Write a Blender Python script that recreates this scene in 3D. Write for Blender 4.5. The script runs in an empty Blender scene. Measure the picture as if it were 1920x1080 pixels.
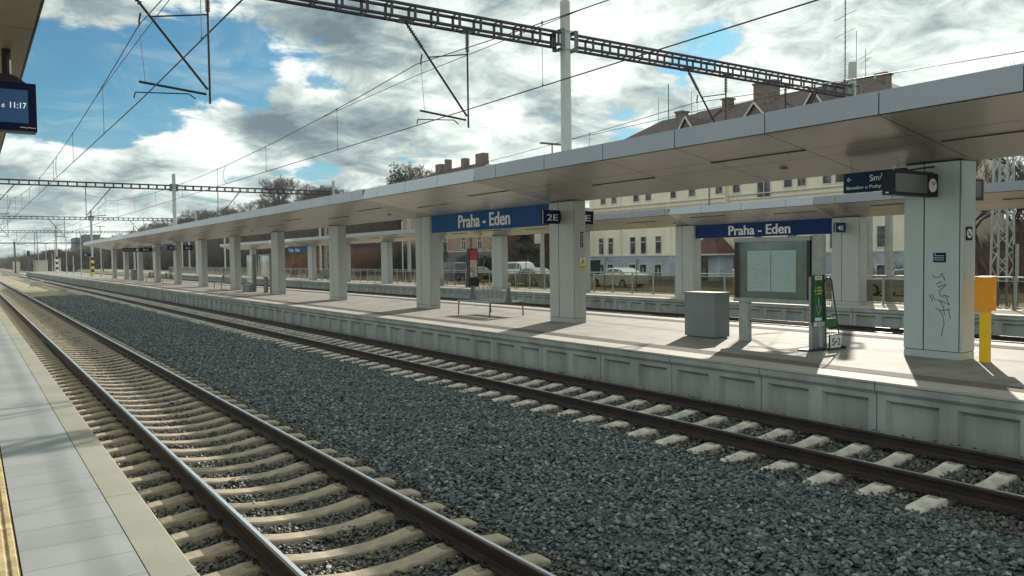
import bpy, bmesh, math, random
import numpy as np
from mathutils import Vector, Matrix
R = math.radians
rnd = random.Random(7)
scene = bpy.context.scene
COL = scene.collection

# ------------------------------------------------------------ camera
YAW, PITCH, ROLL, EYE = 0.59545, -0.0381, -0.01272, 2.35763
fw = Vector((math.sin(YAW)*math.cos(PITCH), math.cos(YAW)*math.cos(PITCH), math.sin(PITCH)))
rt = fw.cross(Vector((0, 0, 1))).normalized(); up = rt.cross(fw)
cr = rt*math.cos(ROLL) + up*math.sin(ROLL); cu = -rt*math.sin(ROLL) + up*math.cos(ROLL)
cd = bpy.data.cameras.new("camera"); cam = bpy.data.objects.new("camera", cd); COL.objects.link(cam)
M = Matrix((cr, cu, -fw)).transposed().to_4x4(); M.translation = Vector((0, 0, EYE)); cam.matrix_world = M
cd.sensor_width = 36.0; cd.lens = 1502.43/1920*36.0; cd.clip_start = 0.05; cd.clip_end = 5000
scene.camera = cam

# ------------------------------------------------------------ sky, sun, exposure
SUN_AZ, SUN_EL = R(57.5), R(26.5)
scene.view_settings.view_transform = 'Standard'; scene.view_settings.look = 'None'
scene.view_settings.gamma = 1.0; scene.view_settings.use_curve_mapping = False
scene.view_settings.exposure = 0.38
scene.render.film_transparent = False
w = bpy.data.worlds.new("World"); scene.world = w; w.use_nodes = True
nt = w.node_tree; nt.nodes.clear()
def N(t, **k):
    n = nt.nodes.new(t)
    for a, b in k.items(): setattr(n, a, b)
    return n
def L(a, b): nt.links.new(a, b)
def MATH(op, a, b=None, c=None, clamp=False):
    n = N('ShaderNodeMath', operation=op); n.use_clamp = clamp
    for i, v in enumerate((a, b, c)):
        if v is None: continue
        if isinstance(v, (int, float)): n.inputs[i].default_value = v
        else: L(v, n.inputs[i])
    return n.outputs[0]
sky = N('ShaderNodeTexSky', sky_type='NISHITA'); sky.sun_disc = False
sky.sun_elevation = SUN_EL; sky.sun_rotation = SUN_AZ; sky.altitude = 250; sky.air_density = 1.0; sky.dust_density = 0.6; sky.ozone_density = 2.0
skyc = N('ShaderNodeMix', data_type='RGBA', blend_type='MULTIPLY'); skyc.inputs['Factor'].default_value = 1.0
L(sky.outputs[0], skyc.inputs['A']); skyc.inputs['B'].default_value = (0.27, 0.55, 0.62, 1)
tc = N('ShaderNodeTexCoord')
sep = N('ShaderNodeSeparateXYZ'); L(tc.outputs['Generated'], sep.inputs[0])
den = MATH('ADD', MATH('MAXIMUM', sep.outputs[2], 0.0), 0.30)
px = MATH('DIVIDE', sep.outputs[0], den); py = MATH('DIVIDE', sep.outputs[1], den)
cmb = N('ShaderNodeCombineXYZ'); L(px, cmb.inputs[0]); L(py, cmb.inputs[1]); L(MATH('MULTIPLY', sep.outputs[2], 2.2), cmb.inputs[2])
def noise(vec, scale, detail, rough=0.55, dist=0.0, off=(0, 0, 0)):
    mp = N('ShaderNodeMapping'); mp.inputs['Location'].default_value = off; L(vec, mp.inputs[0])
    n = N('ShaderNodeTexNoise'); n.inputs['Scale'].default_value = scale; n.inputs['Detail'].default_value = detail
    n.inputs['Roughness'].default_value = rough; n.inputs['Distortion'].default_value = dist; L(mp.outputs[0], n.inputs['Vector'])
    return n.outputs[0]
n1 = noise(cmb.outputs[0], 3.1, 10, 0.60, 0.3, (3.1, 1.7, 0.4))
n2 = noise(cmb.outputs[0], 7.0, 9, 0.62, 0.45, (7.3, 4.2, 1.1))
n3 = noise(cmb.outputs[0], 2.6, 6, 0.55, 0.2, (0.3, 9.2, 2.0))
def blob(azel, rad, squash=1.0):
    # direction-space blob: 1 in the middle, 0 at rad (radians); azimuth measured from +Y to +X
    az, el = R(azel[0]), R(azel[1])
    c = Vector((math.sin(az)*math.cos(el), math.cos(az)*math.cos(el), math.sin(el)))
    sb = N('ShaderNodeVectorMath', operation='SUBTRACT'); L(tc.outputs['Generated'], sb.inputs[0]); sb.inputs[1].default_value = c
    ml = N('ShaderNodeVectorMath', operation='MULTIPLY'); L(sb.outputs[0], ml.inputs[0]); ml.inputs[1].default_value = (1, 1, squash)
    ln = N('ShaderNodeVectorMath', operation='LENGTH'); L(ml.outputs[0], ln.inputs[0])
    return MATH('SUBTRACT', 1.0, MATH('DIVIDE', ln.outputs['Value'], rad), clamp=True)
def summed(lst):
    o = None
    for b, wt in lst:
        v = MATH('MULTIPLY', b, wt); o = v if o is None else MATH('ADD', o, v)
    return o
CLOUD_HOLES = [((9.2, 11.3), 0.105, 1.0, -0.85), ((4.0, 10.0), 0.10, 1.0, -0.6), ((14.2, 13.2), 0.085, 1.1, -0.75), ((2, 14), 0.09, 1.0, -0.5), ((16.6, 11.4), 0.04, 1.0, -0.35),
               ((21.2, 11.9), 0.035, 1.6, -0.45), ((20.5, 6.1), 0.055, 3.0, -0.55), ((15.0, 5.6), 0.05, 3.0, -0.3), ((40.6, 12.6), 0.045, 1.5, -0.5), ((46.0, 12.9), 0.05, 1.3, -0.45), ((48.8, 14.0), 0.05, 1.2, -0.55), ((31, 6.5), 0.04, 1.8, -0.4), ((52, 15.8), 0.03, 1.2, -0.3),
               ((11.5, 7.0), 0.065, 1.7, 0.55), ((6.5, 5.8), 0.06, 1.6, 0.4), ((23, 10), 0.10, 1.6, 0.35), ((60, 16), 0.3, 1.0, 0.3), ((27, 18), 0.16, 1.0, 0.3), ((0, 3), 0.16, 2.0, 0.25), ((7.2, 17.5), 0.06, 1.2, 0.5)]
CLOUD_DARK = [((18.2, 9.3), 0.075, 1.4, -0.60), ((24.0, 9.6), 0.08, 1.4, -0.52), ((22.8, 16.5), 0.12, 1.5, -0.26), ((32, 17), 0.11, 1.4, -0.20), ((37, 10.6), 0.05, 1.6, -0.28), ((9.5, 4.3), 0.05, 4.0, -0.12), ((17.0, 5.1), 0.05, 3.5, -0.12), ((4, 3), 0.06, 3.5, -0.05), ((62, 13.5), 0.07, 2.0, -0.2), ((7, 16), 0.07, 1.3, -0.3),
              ((12.2, 7.9), 0.05, 1.6, 0.4), ((6.6, 6.6), 0.045, 1.6, 0.25), ((54, 12), 0.13, 1.0, 0.2), ((42, 15.5), 0.09, 1.2, 0.25), ((33, 9.5), 0.07, 1.3, 0.2), ((19, 13.5), 0.05, 1.4, 0.2)]
cov = MATH('ADD', MATH('ADD', MATH('MULTIPLY_ADD', n1, 1.9, -0.95), MATH('MULTIPLY_ADD', n2, 1.1, 0.10)), summed([(blob(a, r_, s_), w_) for a, r_, s_, w_ in CLOUD_HOLES]))
alpha_n = N('ShaderNodeMapRange'); alpha_n.interpolation_type = 'SMOOTHSTEP'; L(cov, alpha_n.inputs[0])
alpha_n.inputs['From Min'].default_value = 0.24; alpha_n.inputs['From Max'].default_value = 0.50
shd = MATH('ADD', MATH('ADD', MATH('MULTIPLY_ADD', n2, 1.25, -0.235), MATH('MULTIPLY_ADD', n3, 1.2, -0.14)), summed([(blob(a, r_, s_), w_) for a, r_, s_, w_ in CLOUD_DARK]))
ramp = N('ShaderNodeValToRGB'); L(shd, ramp.inputs[0])
e = ramp.color_ramp.elements
e[0].position = 0.38; e[0].color = (0.14, 0.185, 0.21, 1)
e[1].position = 1.02; e[1].color = (0.80, 0.85, 0.79, 1)
m_ = e.new(0.62); m_.color = (0.27, 0.34, 0.345, 1)
m_ = e.new(0.80); m_.color = (0.50, 0.57, 0.54, 1)
m_ = e.new(0.93); m_.color = (0.70, 0.77, 0.73, 1)
CS = 0.1
cl = N('ShaderNodeMix', data_type='RGBA', blend_type='MULTIPLY'); cl.inputs['Factor'].default_value = 1.0
L(ramp.outputs[0], cl.inputs['A']); cl.inputs['B'].default_value = (1/CS, 1/CS, 1/CS, 1)
n4 = noise(cmb.outputs[0], 4.2, 8, 0.62, 0.8, (1.3, 6.1, 3.0))
wsp = N('ShaderNodeMapRange'); wsp.interpolation_type = 'SMOOTHSTEP'; L(n4, wsp.inputs[0]); wsp.inputs['From Min'].default_value = 0.44; wsp.inputs['From Max'].default_value = 0.72; wsp.inputs['To Max'].default_value = 0.26
hzn = N('ShaderNodeMapRange'); L(sep.outputs[2], hzn.inputs[0]); hzn.inputs['From Min'].default_value = 0.0; hzn.inputs['From Max'].default_value = 0.16; hzn.inputs['To Min'].default_value = 0.35; hzn.inputs['To Max'].default_value = 0.0
al = MATH('MAXIMUM', MATH('MAXIMUM', alpha_n.outputs[0], wsp.outputs[0]), hzn.outputs[0])
mx = N('ShaderNodeMix', data_type='RGBA'); L(al, mx.inputs['Factor']); L(skyc.outputs['Result'], mx.inputs['A']); L(cl.outputs['Result'], mx.inputs['B'])
bg = N('ShaderNodeBackground'); bg.inputs['Strength'].default_value = CS; L(mx.outputs['Result'], bg.inputs[0])
wo = N('ShaderNodeOutputWorld'); L(bg.outputs[0], wo.inputs[0])
sd = Vector((math.sin(SUN_AZ)*math.cos(SUN_EL), math.cos(SUN_AZ)*math.cos(SUN_EL), math.sin(SUN_EL)))
sl = bpy.data.lights.new("sun", 'SUN'); sl.energy = 4.6; sl.angle = R(0.55); sl.color = (1.0, 0.93, 0.82)
so = bpy.data.objects.new("sun", sl); COL.objects.link(so); so.location = (30, 20, 40)
so.rotation_euler = (-sd).to_track_quat('-Z', 'Y').to_euler()

# ------------------------------------------------------------ materials
def mat(name, col, rough=0.7, metal=0.0, var=0.12, scale=3.0, bump=0.0, bscale=30.0, spec=0.5, col2=None, stretch=(1, 1, 1), detail=5, emit=None, cut=(0.35, 0.65)):
    m = bpy.data.materials.new(name); m.use_nodes = True; t = m.node_tree; b = t.nodes['Principled BSDF']
    b.inputs['Roughness'].default_value = rough; b.inputs['Metallic'].default_value = metal; b.inputs['Specular IOR Level'].default_value = spec
    tcn = t.nodes.new('ShaderNodeTexCoord'); mp = t.nodes.new('ShaderNodeMapping'); mp.inputs['Scale'].default_value = stretch
    t.links.new(tcn.outputs['Object'], mp.inputs[0])
    n = t.nodes.new('ShaderNodeTexNoise'); n.inputs['Scale'].default_value = scale; n.inputs['Detail'].default_value = detail; n.inputs['Roughness'].default_value = 0.6
    t.links.new(mp.outputs[0], n.inputs['Vector'])
    rp = t.nodes.new('ShaderNodeValToRGB'); c = Vector(col[:3]); c2 = Vector(col2) if col2 else c*(1-var*1.6)
    rp.color_ramp.elements[0].position = cut[0]; rp.color_ramp.elements[0].color = (*c2, 1)
    rp.color_ramp.elements[1].position = cut[1]; rp.color_ramp.elements[1].color = (*(c*(1+var*0.5)), 1)
    t.links.new(n.outputs[0], rp.inputs[0]); t.links.new(rp.outputs[0], b.inputs['Base Color'])
    if bump:
        n2 = t.nodes.new('ShaderNodeTexNoise'); n2.inputs['Scale'].default_value = bscale; n2.inputs['Detail'].default_value = 4
        t.links.new(mp.outputs[0], n2.inputs['Vector'])
        bp = t.nodes.new('ShaderNodeBump'); bp.inputs['Strength'].default_value = bump; bp.inputs['Distance'].default_value = 0.02
        t.links.new(n2.outputs[0], bp.inputs['Height']); t.links.new(bp.outputs[0], b.inputs['Normal'])
    if emit: b.inputs['Emission Color'].default_value = (*emit[:3], 1); b.inputs['Emission Strength'].default_value = emit[3]
    return m
MT = {}
MT['ballast_bed'] = mat('ballast_bed', (0.075, 0.085, 0.085), 0.9, var=0.5, scale=26, bump=1.0, bscale=24, spec=0.2)
MT['sand_bed'] = mat('sand_bed', (0.21, 0.18, 0.14), 0.95, var=0.3, scale=9, bump=0.8, bscale=26, spec=0.2, col2=(0.12, 0.10, 0.075))
MT['grey_bed'] = mat('grey_bed', (0.20, 0.20, 0.175), 0.95, var=0.3, scale=12, bump=0.8, bscale=26, spec=0.2)
MT['sleeper_tan'] = mat('sleeper_tan', (0.44, 0.37, 0.275), 0.85, var=0.16, scale=7, bump=0.25, bscale=60, spec=0.25, col2=(0.30, 0.26, 0.20), detail=8)
MT['sleeper_pale'] = mat('sleeper_pale', (0.60, 0.57, 0.49), 0.85, var=0.2, detail=8, scale=6, bump=0.2, bscale=60, spec=0.25)
MT['rail_side'] = mat('rail_side', (0.032, 0.019, 0.015), 0.6, var=0.3, scale=5, bump=0.15, bscale=80, spec=0.4, col2=(0.018, 0.012, 0.011))
MT['rail_head'] = mat('rail_head', (0.92, 0.92, 0.94), 0.30, metal=1.0, var=0.1, scale=2, stretch=(20, .3, 20))
MT['rail_head_shaded'] = mat('rail_head_shaded', (0.075, 0.07, 0.075), 0.45, metal=0.4, var=0.2, scale=2, stretch=(20, .3, 20))  # head facet turned from the sun, its shade put into the colour
MT['shoulder'] = mat('shoulder', (0.30, 0.27, 0.21), 0.85, var=0.2, scale=9)
MT['clip'] = mat('clip', (0.03, 0.024, 0.02), 0.5, var=0.2)
MT['concrete'] = mat('concrete', (0.37, 0.395, 0.385), 0.8, var=0.2, scale=1.3, stretch=(1, 1.3, .35), detail=8, bump=0.12, bscale=50, spec=0.3, col2=(0.27, 0.285, 0.27))
MT['coping2'] = mat('coping2', (0.60, 0.55, 0.46), 0.62, var=0.1, scale=5, bump=0.1, bscale=70, spec=0.4)
MT['concrete_dark'] = mat('concrete_dark', (0.02, 0.02, 0.02), 0.9)
MT['guide'] = mat('guide', (0.17, 0.145, 0.12), 0.75, var=0.12, scale=6)
MT['cream_tactile'] = mat('cream_tactile', (0.60, 0.50, 0.27), 0.7, var=0.15, scale=8, col2=(0.36, 0.27, 0.14))
MT['panel_fascia'] = mat('panel_fascia', (0.255, 0.28, 0.325), 0.33, metal=0.45, var=0.03, scale=.5)
MT['panel_soffit'] = mat('panel_soffit', (0.415, 0.375, 0.33), 0.36, metal=0.5, var=0.03, scale=.5)
MT['panel_column'] = mat('panel_column', (0.42, 0.44, 0.425), 0.5, metal=0.15, var=0.06, scale=1.2, stretch=(1, 1, .25))
MT['panel_column_cool'] = mat('panel_column_cool', (0.46, 0.545, 0.56), 0.45, metal=0.15, var=0.07, scale=1.2, stretch=(1, 1, .25))
MT['fascia_pale'] = mat('fascia_pale', (0.37, 0.40, 0.45), 0.33, metal=0.45, var=0.03, scale=.5)
MT['soffit_pale'] = mat('soffit_pale', (0.66, 0.61, 0.55), 0.36, metal=0.4, var=0.03, scale=.5)
MT['display_case'] = mat('display_case', (0.014, 0.015, 0.028), 0.45, spec=0.2)
MT['seam'] = mat('seam', (0.03, 0.03, 0.03), 0.8)
MT['roof_sheet'] = mat('roof_sheet', (0.40, 0.41, 0.42), 0.6, var=0.1)
MT['olive_soffit'] = mat('olive_soffit', (0.27, 0.235, 0.155), 0.55, var=0.05, scale=.6)
MT['dark_metal'] = mat('dark_metal', (0.025, 0.026, 0.035), 0.5, var=0.2)
MT['black'] = mat('black', (0.012, 0.012, 0.015), 0.4, var=0.1)
MT['galv'] = mat('galv', (0.36, 0.38, 0.38), 0.5, metal=0.4, var=0.12, scale=6)
MT['galv_dark'] = mat('galv_dark', (0.17, 0.17, 0.165), 0.5, metal=0.4, var=0.12, scale=6)
MT['pole'] = mat('pole', (0.44, 0.46, 0.46), 0.5, var=0.06, scale=2)
MT['truss'] = mat('truss', (0.045, 0.04, 0.055), 0.55, var=0.2)
MT['insulator'] = mat('insulator', (0.07, 0.028, 0.022), 0.3, var=0.2)
MT['wire'] = mat('wire', (0.018, 0.016, 0.016), 0.5, var=0.1)
MT['blue'] = mat('blue', (0.008, 0.085, 0.25), 0.5, var=0.1, scale=.7, spec=0.12)
MT['blue_far'] = mat('blue_far', (0.006, 0.030, 0.135), 0.5, var=0.1, scale=.7, spec=0.12)
MT['navy'] = mat('navy', (0.007, 0.013, 0.06), 0.5, var=0.1, spec=0.12)
MT['white_text'] = mat('white_text', (0.80, 0.80, 0.78), 0.6, var=0.03)
MT['grey_box'] = mat('grey_box', (0.185, 0.205, 0.21), 0.6, var=0.06, bump=0.1, bscale=90)
MT['steel'] = mat('steel', (0.30, 0.31, 0.31), 0.4, metal=0.6, var=0.1)
MT['green'] = mat('green', (0.005, 0.13, 0.03), 0.4, var=0.1)
MT['green_dark'] = mat('green_dark', (0.006, 0.045, 0.022), 0.45, var=0.1)
MT['yellow_text'] = mat('yellow_text', (0.6, 0.6, 0.08), 0.6)
MT['orange'] = mat('orange', (0.95, 0.36, 0.008), 0.5, var=0.05)
MT['yellow'] = mat('yellow', (0.95, 0.58, 0.008), 0.5, var=0.05)
MT['warn_yellow'] = mat('warn_yellow', (0.75, 0.55, 0.02), 0.45, var=0.05)
MT['paper'] = mat('paper', (0.80, 0.84, 0.92), 0.7, var=0.05)
MT['screen_off'] = mat('screen_off', (0.10, 0.105, 0.10), 0.3, var=0.05)
MT['screen_blue'] = mat('screen_blue', (0.01, 0.03, 0.07), 0.3, var=0.05, emit=(0.008, 0.040, 0.095, 0.6))
MT['screen_text'] = mat('screen_text', (0.5, 0.5, 0.5), 0.5, emit=(0.8, 0.85, 0.9, 0.6))
MT['cream_wall'] = mat('cream_wall', (0.80, 0.73, 0.59), 0.85, var=0.1, scale=.5, bump=0.05, col2=(0.71, 0.64, 0.52))
MT['plinth_wall'] = mat('plinth_wall', (0.40, 0.44, 0.50), 0.85, var=0.2, scale=.7)
MT['trim'] = mat('trim', (0.62, 0.60, 0.56), 0.8, var=0.06)
MT['pink_wall'] = mat('pink_wall', (0.36, 0.25, 0.195), 0.85, var=0.1, scale=.5)
MT['grey_wall'] = mat('grey_wall', (0.20, 0.19, 0.165), 0.85, var=0.12, scale=.5)
MT['roof_tile'] = mat('roof_tile', (0.115, 0.085, 0.078), 0.85, var=0.2, scale=2, bump=0.3, bscale=12)
MT['roof_red'] = mat('roof_red', (0.10, 0.042, 0.035), 0.7, var=0.2, scale=2)
MT['window_frame'] = mat('window_frame', (0.62, 0.60, 0.55), 0.6, var=0.05)
MT['window_dark'] = mat('window_dark', (0.13, 0.125, 0.12), 0.25, var=0.05, scale=1.1, col2=(0.025, 0.024, 0.026), cut=(0.47, 0.60))
MT['chimney'] = mat('chimney', (0.19, 0.15, 0.125), 0.9, var=0.2, scale=3)
MT['asphalt'] = mat('asphalt', (0.13, 0.125, 0.115), 0.9, var=0.2, scale=4, bump=.2)
MT['verge'] = mat('verge', (0.33, 0.29, 0.19), 0.95, var=0.4, scale=.5, bump=0.5, bscale=3, col2=(0.22, 0.20, 0.13))
MT['hill'] = mat('hill', (0.105, 0.062, 0.04), 0.95, var=0.5, scale=.35, bump=0.8, bscale=2.5, col2=(0.05, 0.034, 0.025))
MT['bark'] = mat('bark', (0.072, 0.058, 0.046), 0.9, var=0.3, scale=3)
MT['twig'] = mat('twig', (0.13, 0.085, 0.06), 0.9, var=0.3, scale=.6)
MT['dry_grass'] = mat('dry_grass', (0.36, 0.32, 0.18), 0.9, var=0.3, scale=.6)
MT['sign_navy'] = mat('sign_navy', (0.010, 0.032, 0.078), 0.5, spec=0.12)
MT['board_reflection'] = mat('board_reflection', (0.22, 0.27, 0.26), 0.7, var=.2, scale=1.5)  # grey green imitating reflections in the board's glass
MT['twig_red'] = mat('twig_red', (0.21, 0.10, 0.05), 0.9, var=0.4, scale=.3, col2=(0.08, 0.045, 0.03))
MT['needles'] = mat('needles', (0.035, 0.055, 0.027), 0.9, var=0.5, scale=.8, col2=(0.014, 0.022, 0.012))
MT['car_white'] = mat('car_white', (0.62, 0.64, 0.62), 0.25, var=0.02)
MT['car_dark'] = mat('car_dark', (0.02, 0.03, 0.035), 0.25, var=0.02)
MT['car_teal'] = mat('car_teal', (0.02, 0.06, 0.06), 0.25, var=0.02)
MT['car_silver'] = mat('car_silver', (0.33, 0.34, 0.34), 0.3, metal=0.5, var=0.02)
MT['tyre'] = mat('tyre', (0.015, 0.015, 0.015), 0.8)
MT['pale_box'] = mat('pale_box', (0.55, 0.50, 0.30), 0.6)
MT['white_box'] = mat('white_box', (0.55, 0.53, 0.48), 0.7)
MT['far_block'] = mat('far_block', (0.16, 0.165, 0.18), 0.9, var=0.2, scale=.2)
MT['poster_red'] = mat('poster_red', (0.42, 0.035, 0.05), 0.5)
MT['poster_pale'] = mat('poster_pale', (0.50, 0.46, 0.42), 0.5, var=0.5, scale=4, col2=(0.22, 0.13, 0.12))
def glassmat(name, tint, gloss, mixf):
    m = bpy.data.materials.new(name); m.use_nodes = True; t = m.node_tree; t.nodes.clear()
    o = t.nodes.new('ShaderNodeOutputMaterial'); tr = t.nodes.new('ShaderNodeBsdfTransparent'); tr.inputs[0].default_value = (*tint, 1)
    gl = t.nodes.new('ShaderNodeBsdfGlossy'); gl.inputs['Roughness'].default_value = 0.03; gl.inputs[0].default_value = (*gloss, 1)
    lw = t.nodes.new('ShaderNodeLayerWeight'); fr = t.nodes.new('ShaderNodeMath'); fr.operation = 'POWER'; fr.inputs[1].default_value = 4.0; t.links.new(lw.outputs['Facing'], fr.inputs[0])
    ad = t.nodes.new('ShaderNodeMath'); ad.operation = 'ADD'; ad.use_clamp = True; ad.inputs[1].default_value = mixf; t.links.new(fr.outputs[0], ad.inputs[0])
    mxn = t.nodes.new('ShaderNodeMixShader'); t.links.new(ad.outputs[0], mxn.inputs[0]); t.links.new(tr.outputs[0], mxn.inputs[1]); t.links.new(gl.outputs[0], mxn.inputs[2])
    t.links.new(mxn.outputs[0], o.inputs[0]); return m
MT['glass_rail'] = glassmat('glass_rail', (0.62, 0.60, 0.54), (0.5, 0.5, 0.5), 0.03)
MT['glass_board'] = glassmat('glass_board', (0.84, 0.90, 0.89), (0.8, 0.8, 0.8), 0.05)
MT['window_glass'] = mat('window_glass', (0.03, 0.035, 0.04), 0.08, var=0.1, spec=0.8)

for k_, cw in (('panel_soffit', .45), ('soffit_pale', .45), ('panel_fascia', .6), ('fascia_pale', .6), ('panel_column', .25), ('panel_column_cool', .25)):
    b_ = MT[k_].node_tree.nodes['Principled BSDF']; b_.inputs['Coat Weight'].default_value = cw; b_.inputs['Coat Roughness'].default_value = .22; b_.inputs['Coat IOR'].default_value = 1.55
# stone material with a tint per stone
def stone_mat(name, ca, cb, cc):
    m = bpy.data.materials.new(name); m.use_nodes = True; t = m.node_tree; b = t.nodes['Principled BSDF']
    b.inputs['Roughness'].default_value = 0.55; b.inputs['Specular IOR Level'].default_value = 0.5
    a = t.nodes.new('ShaderNodeAttribute'); a.attribute_name = 'tint'
    rp = t.nodes.new('ShaderNodeValToRGB'); el = rp.color_ramp.elements
    el[0].color = (*ca, 1); el[1].color = (*cc, 1); x = el.new(0.6); x.color = (*cb, 1); el[1].position = 0.6; el[2].position = 1.0
    t.links.new(a.outputs['Fac'], rp.inputs[0])
    n = t.nodes.new('ShaderNodeTexNoise'); n.inputs['Scale'].default_value = 60; n.inputs['Detail'].default_value = 3
    mxn = t.nodes.new('ShaderNodeMix'); mxn.data_type = 'RGBA'; mxn.blend_type = 'MULTIPLY'; mxn.inputs['Factor'].default_value = 0.5
    t.links.new(rp.outputs[0], mxn.inputs['A']); t.links.new(n.outputs[0], mxn.inputs['B']); t.links.new(mxn.outputs['Result'], b.inputs['Base Color'])
    return m
MT['stones'] = stone_mat('stones', (0.045, 0.062, 0.066), (0.15, 0.185, 0.185), (0.46, 0.50, 0.47))
MT['stones_brown'] = stone_mat('stones_brown', (0.055, 0.055, 0.053), (0.14, 0.14, 0.13), (0.36, 0.34, 0.30))
MT['stones_warm'] = stone_mat('stones_warm', (0.07, 0.072, 0.066), (0.17, 0.165, 0.14), (0.40, 0.35, 0.27))

# paved surfaces: joints drawn by brick texture on real (world) coordinates
def paving(name, colA, colB, bw, bh, mortar=0.004, rough=0.72, offs=(0, 0, 0), msize=0.004, bump=0.3, stain=0.15, shift=0.0, rot=0.0):
    m = bpy.data.materials.new(name); m.use_nodes = True; t = m.node_tree; b = t.nodes['Principled BSDF']; b.inputs['Roughness'].default_value = rough
    b.inputs['Specular IOR Level'].default_value = 0.22
    g = t.nodes.new('ShaderNodeNewGeometry'); mp = t.nodes.new('ShaderNodeMapping'); mp.inputs['Location'].default_value = offs; mp.inputs['Rotation'].default_value = (0, 0, rot)
    t.links.new(g.outputs['Position'], mp.inputs[0])
    br = t.nodes.new('ShaderNodeTexBrick'); br.inputs['Scale'].default_value = 1.0; br.inputs['Mortar Size'].default_value = msize
    br.inputs['Brick Width'].default_value = bw; br.inputs['Row Height'].default_value = bh; br.offset = shift; br.inputs['Mortar Smooth'].default_value = 0.3
    br.inputs['Color1'].default_value = (*colA, 1); br.inputs['Color2'].default_value = (*colB, 1); br.inputs['Mortar'].default_value = (*(Vector(colA)*0.35), 1)
    t.links.new(mp.outputs[0], br.inputs['Vector'])
    n = t.nodes.new('ShaderNodeTexNoise'); n.inputs['Scale'].default_value = 1.3; n.inputs['Detail'].default_value = 6; t.links.new(g.outputs['Position'], n.inputs['Vector'])
    mr = t.nodes.new('ShaderNodeMapRange'); mr.inputs['From Min'].default_value = 0.3; mr.inputs['From Max'].default_value = 0.7; mr.inputs['To Min'].default_value = 1-stain; mr.inputs['To Max'].default_value = 1.05
    t.links.new(n.outputs[0], mr.inputs[0])
    n2 = t.nodes.new('ShaderNodeTexNoise'); n2.inputs['Scale'].default_value = 90; t.links.new(g.outputs['Position'], n2.inputs['Vector'])
    mr2 = t.nodes.new('ShaderNodeMapRange'); mr2.inputs['To Min'].default_value = 0.9; mr2.inputs['To Max'].default_value = 1.1; t.links.new(n2.outputs[0], mr2.inputs[0])
    mu0 = t.nodes.new('ShaderNodeMath'); mu0.operation = 'MULTIPLY'; t.links.new(mr.outputs[0], mu0.inputs[0]); t.links.new(mr2.outputs[0], mu0.inputs[1])
    mu = t.nodes.new('ShaderNodeMix'); mu.data_type = 'RGBA'; mu.blend_type = 'MULTIPLY'; mu.inputs['Factor'].default_value = 1
    t.links.new(br.outputs['Color'], mu.inputs['A']); t.links.new(mu0.outputs[0], mu.inputs['B']); t.links.new(mu.outputs['Result'], b.inputs['Base Color'])
    bp = t.nodes.new('ShaderNodeBump'); bp.inputs['Strength'].default_value = bump; bp.inputs['Distance'].default_value = 0.004; bp.invert = True
    t.links.new(br.outputs['Fac'], bp.inputs['Height']); t.links.new(bp.outputs[0], b.inputs['Normal'])
    return m
MT['paving_near'] = paving('paving_near', (0.36, 0.382, 0.385), (0.34, 0.362, 0.365), 3.0, 0.42, offs=(0.4, -0.405, 0), msize=0.0035, stain=0.18)
MT['paving_island'] = paving('paving_island', (0.345, 0.33, 0.30), (0.285, 0.27, 0.245), 0.40, 0.40, msize=0.0035, shift=0.5, stain=0.24)
MT['paving_p3'] = paving('paving_p3', (0.48, 0.45, 0.40), (0.44, 0.41, 0.37), 0.40, 0.40, msize=0.003, shift=0.5, stain=0.1)
MT['coping_far'] = paving('coping_far', (0.42, 0.405, 0.365), (0.40, 0.385, 0.35), 3.0, 2.0, offs=(0, -0.45, 0), msize=0.006, stain=0.15)
# near coping: cream slab covered in small round studs
def coping_near():
    m = paving('coping_near', (0.39, 0.39, 0.32), (0.375, 0.375, 0.31), 3.0, 2.0, offs=(0, -0.82, 0), msize=0.006, stain=0.18)
    t = m.node_tree; b = t.nodes['Principled BSDF']; g = [n for n in t.nodes if n.type == 'NEW_GEOMETRY'][0]
    sp = t.nodes.new('ShaderNodeSeparateXYZ'); t.links.new(g.outputs['Position'], sp.inputs[0])
    def s(o):
        a = t.nodes.new('ShaderNodeMath'); a.operation = 'MULTIPLY'; a.inputs[1].default_value = 2*math.pi/0.0165; t.links.new(o, a.inputs[0])
        c = t.nodes.new('ShaderNodeMath'); c.operation = 'SINE'; t.links.new(a.outputs[0], c.inputs[0]); return c.outputs[0]
    mu = t.nodes.new('ShaderNodeMath'); mu.operation = 'MULTIPLY'; t.links.new(s(sp.outputs[0]), mu.inputs[0]); t.links.new(s(sp.outputs[1]), mu.inputs[1])
    bp = t.nodes.new('ShaderNodeBump'); bp.inputs['Strength'].default_value = 0.6; bp.inputs['Distance'].default_value = 0.003
    old = b.inputs['Normal'].links[0].from_socket; t.links.new(old, bp.inputs['Normal']); t.links.new(mu.outputs[0], bp.inputs['Height']); t.links.new(bp.outputs[0], b.inputs['Normal'])
    return m
MT['coping_near'] = coping_near()

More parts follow.
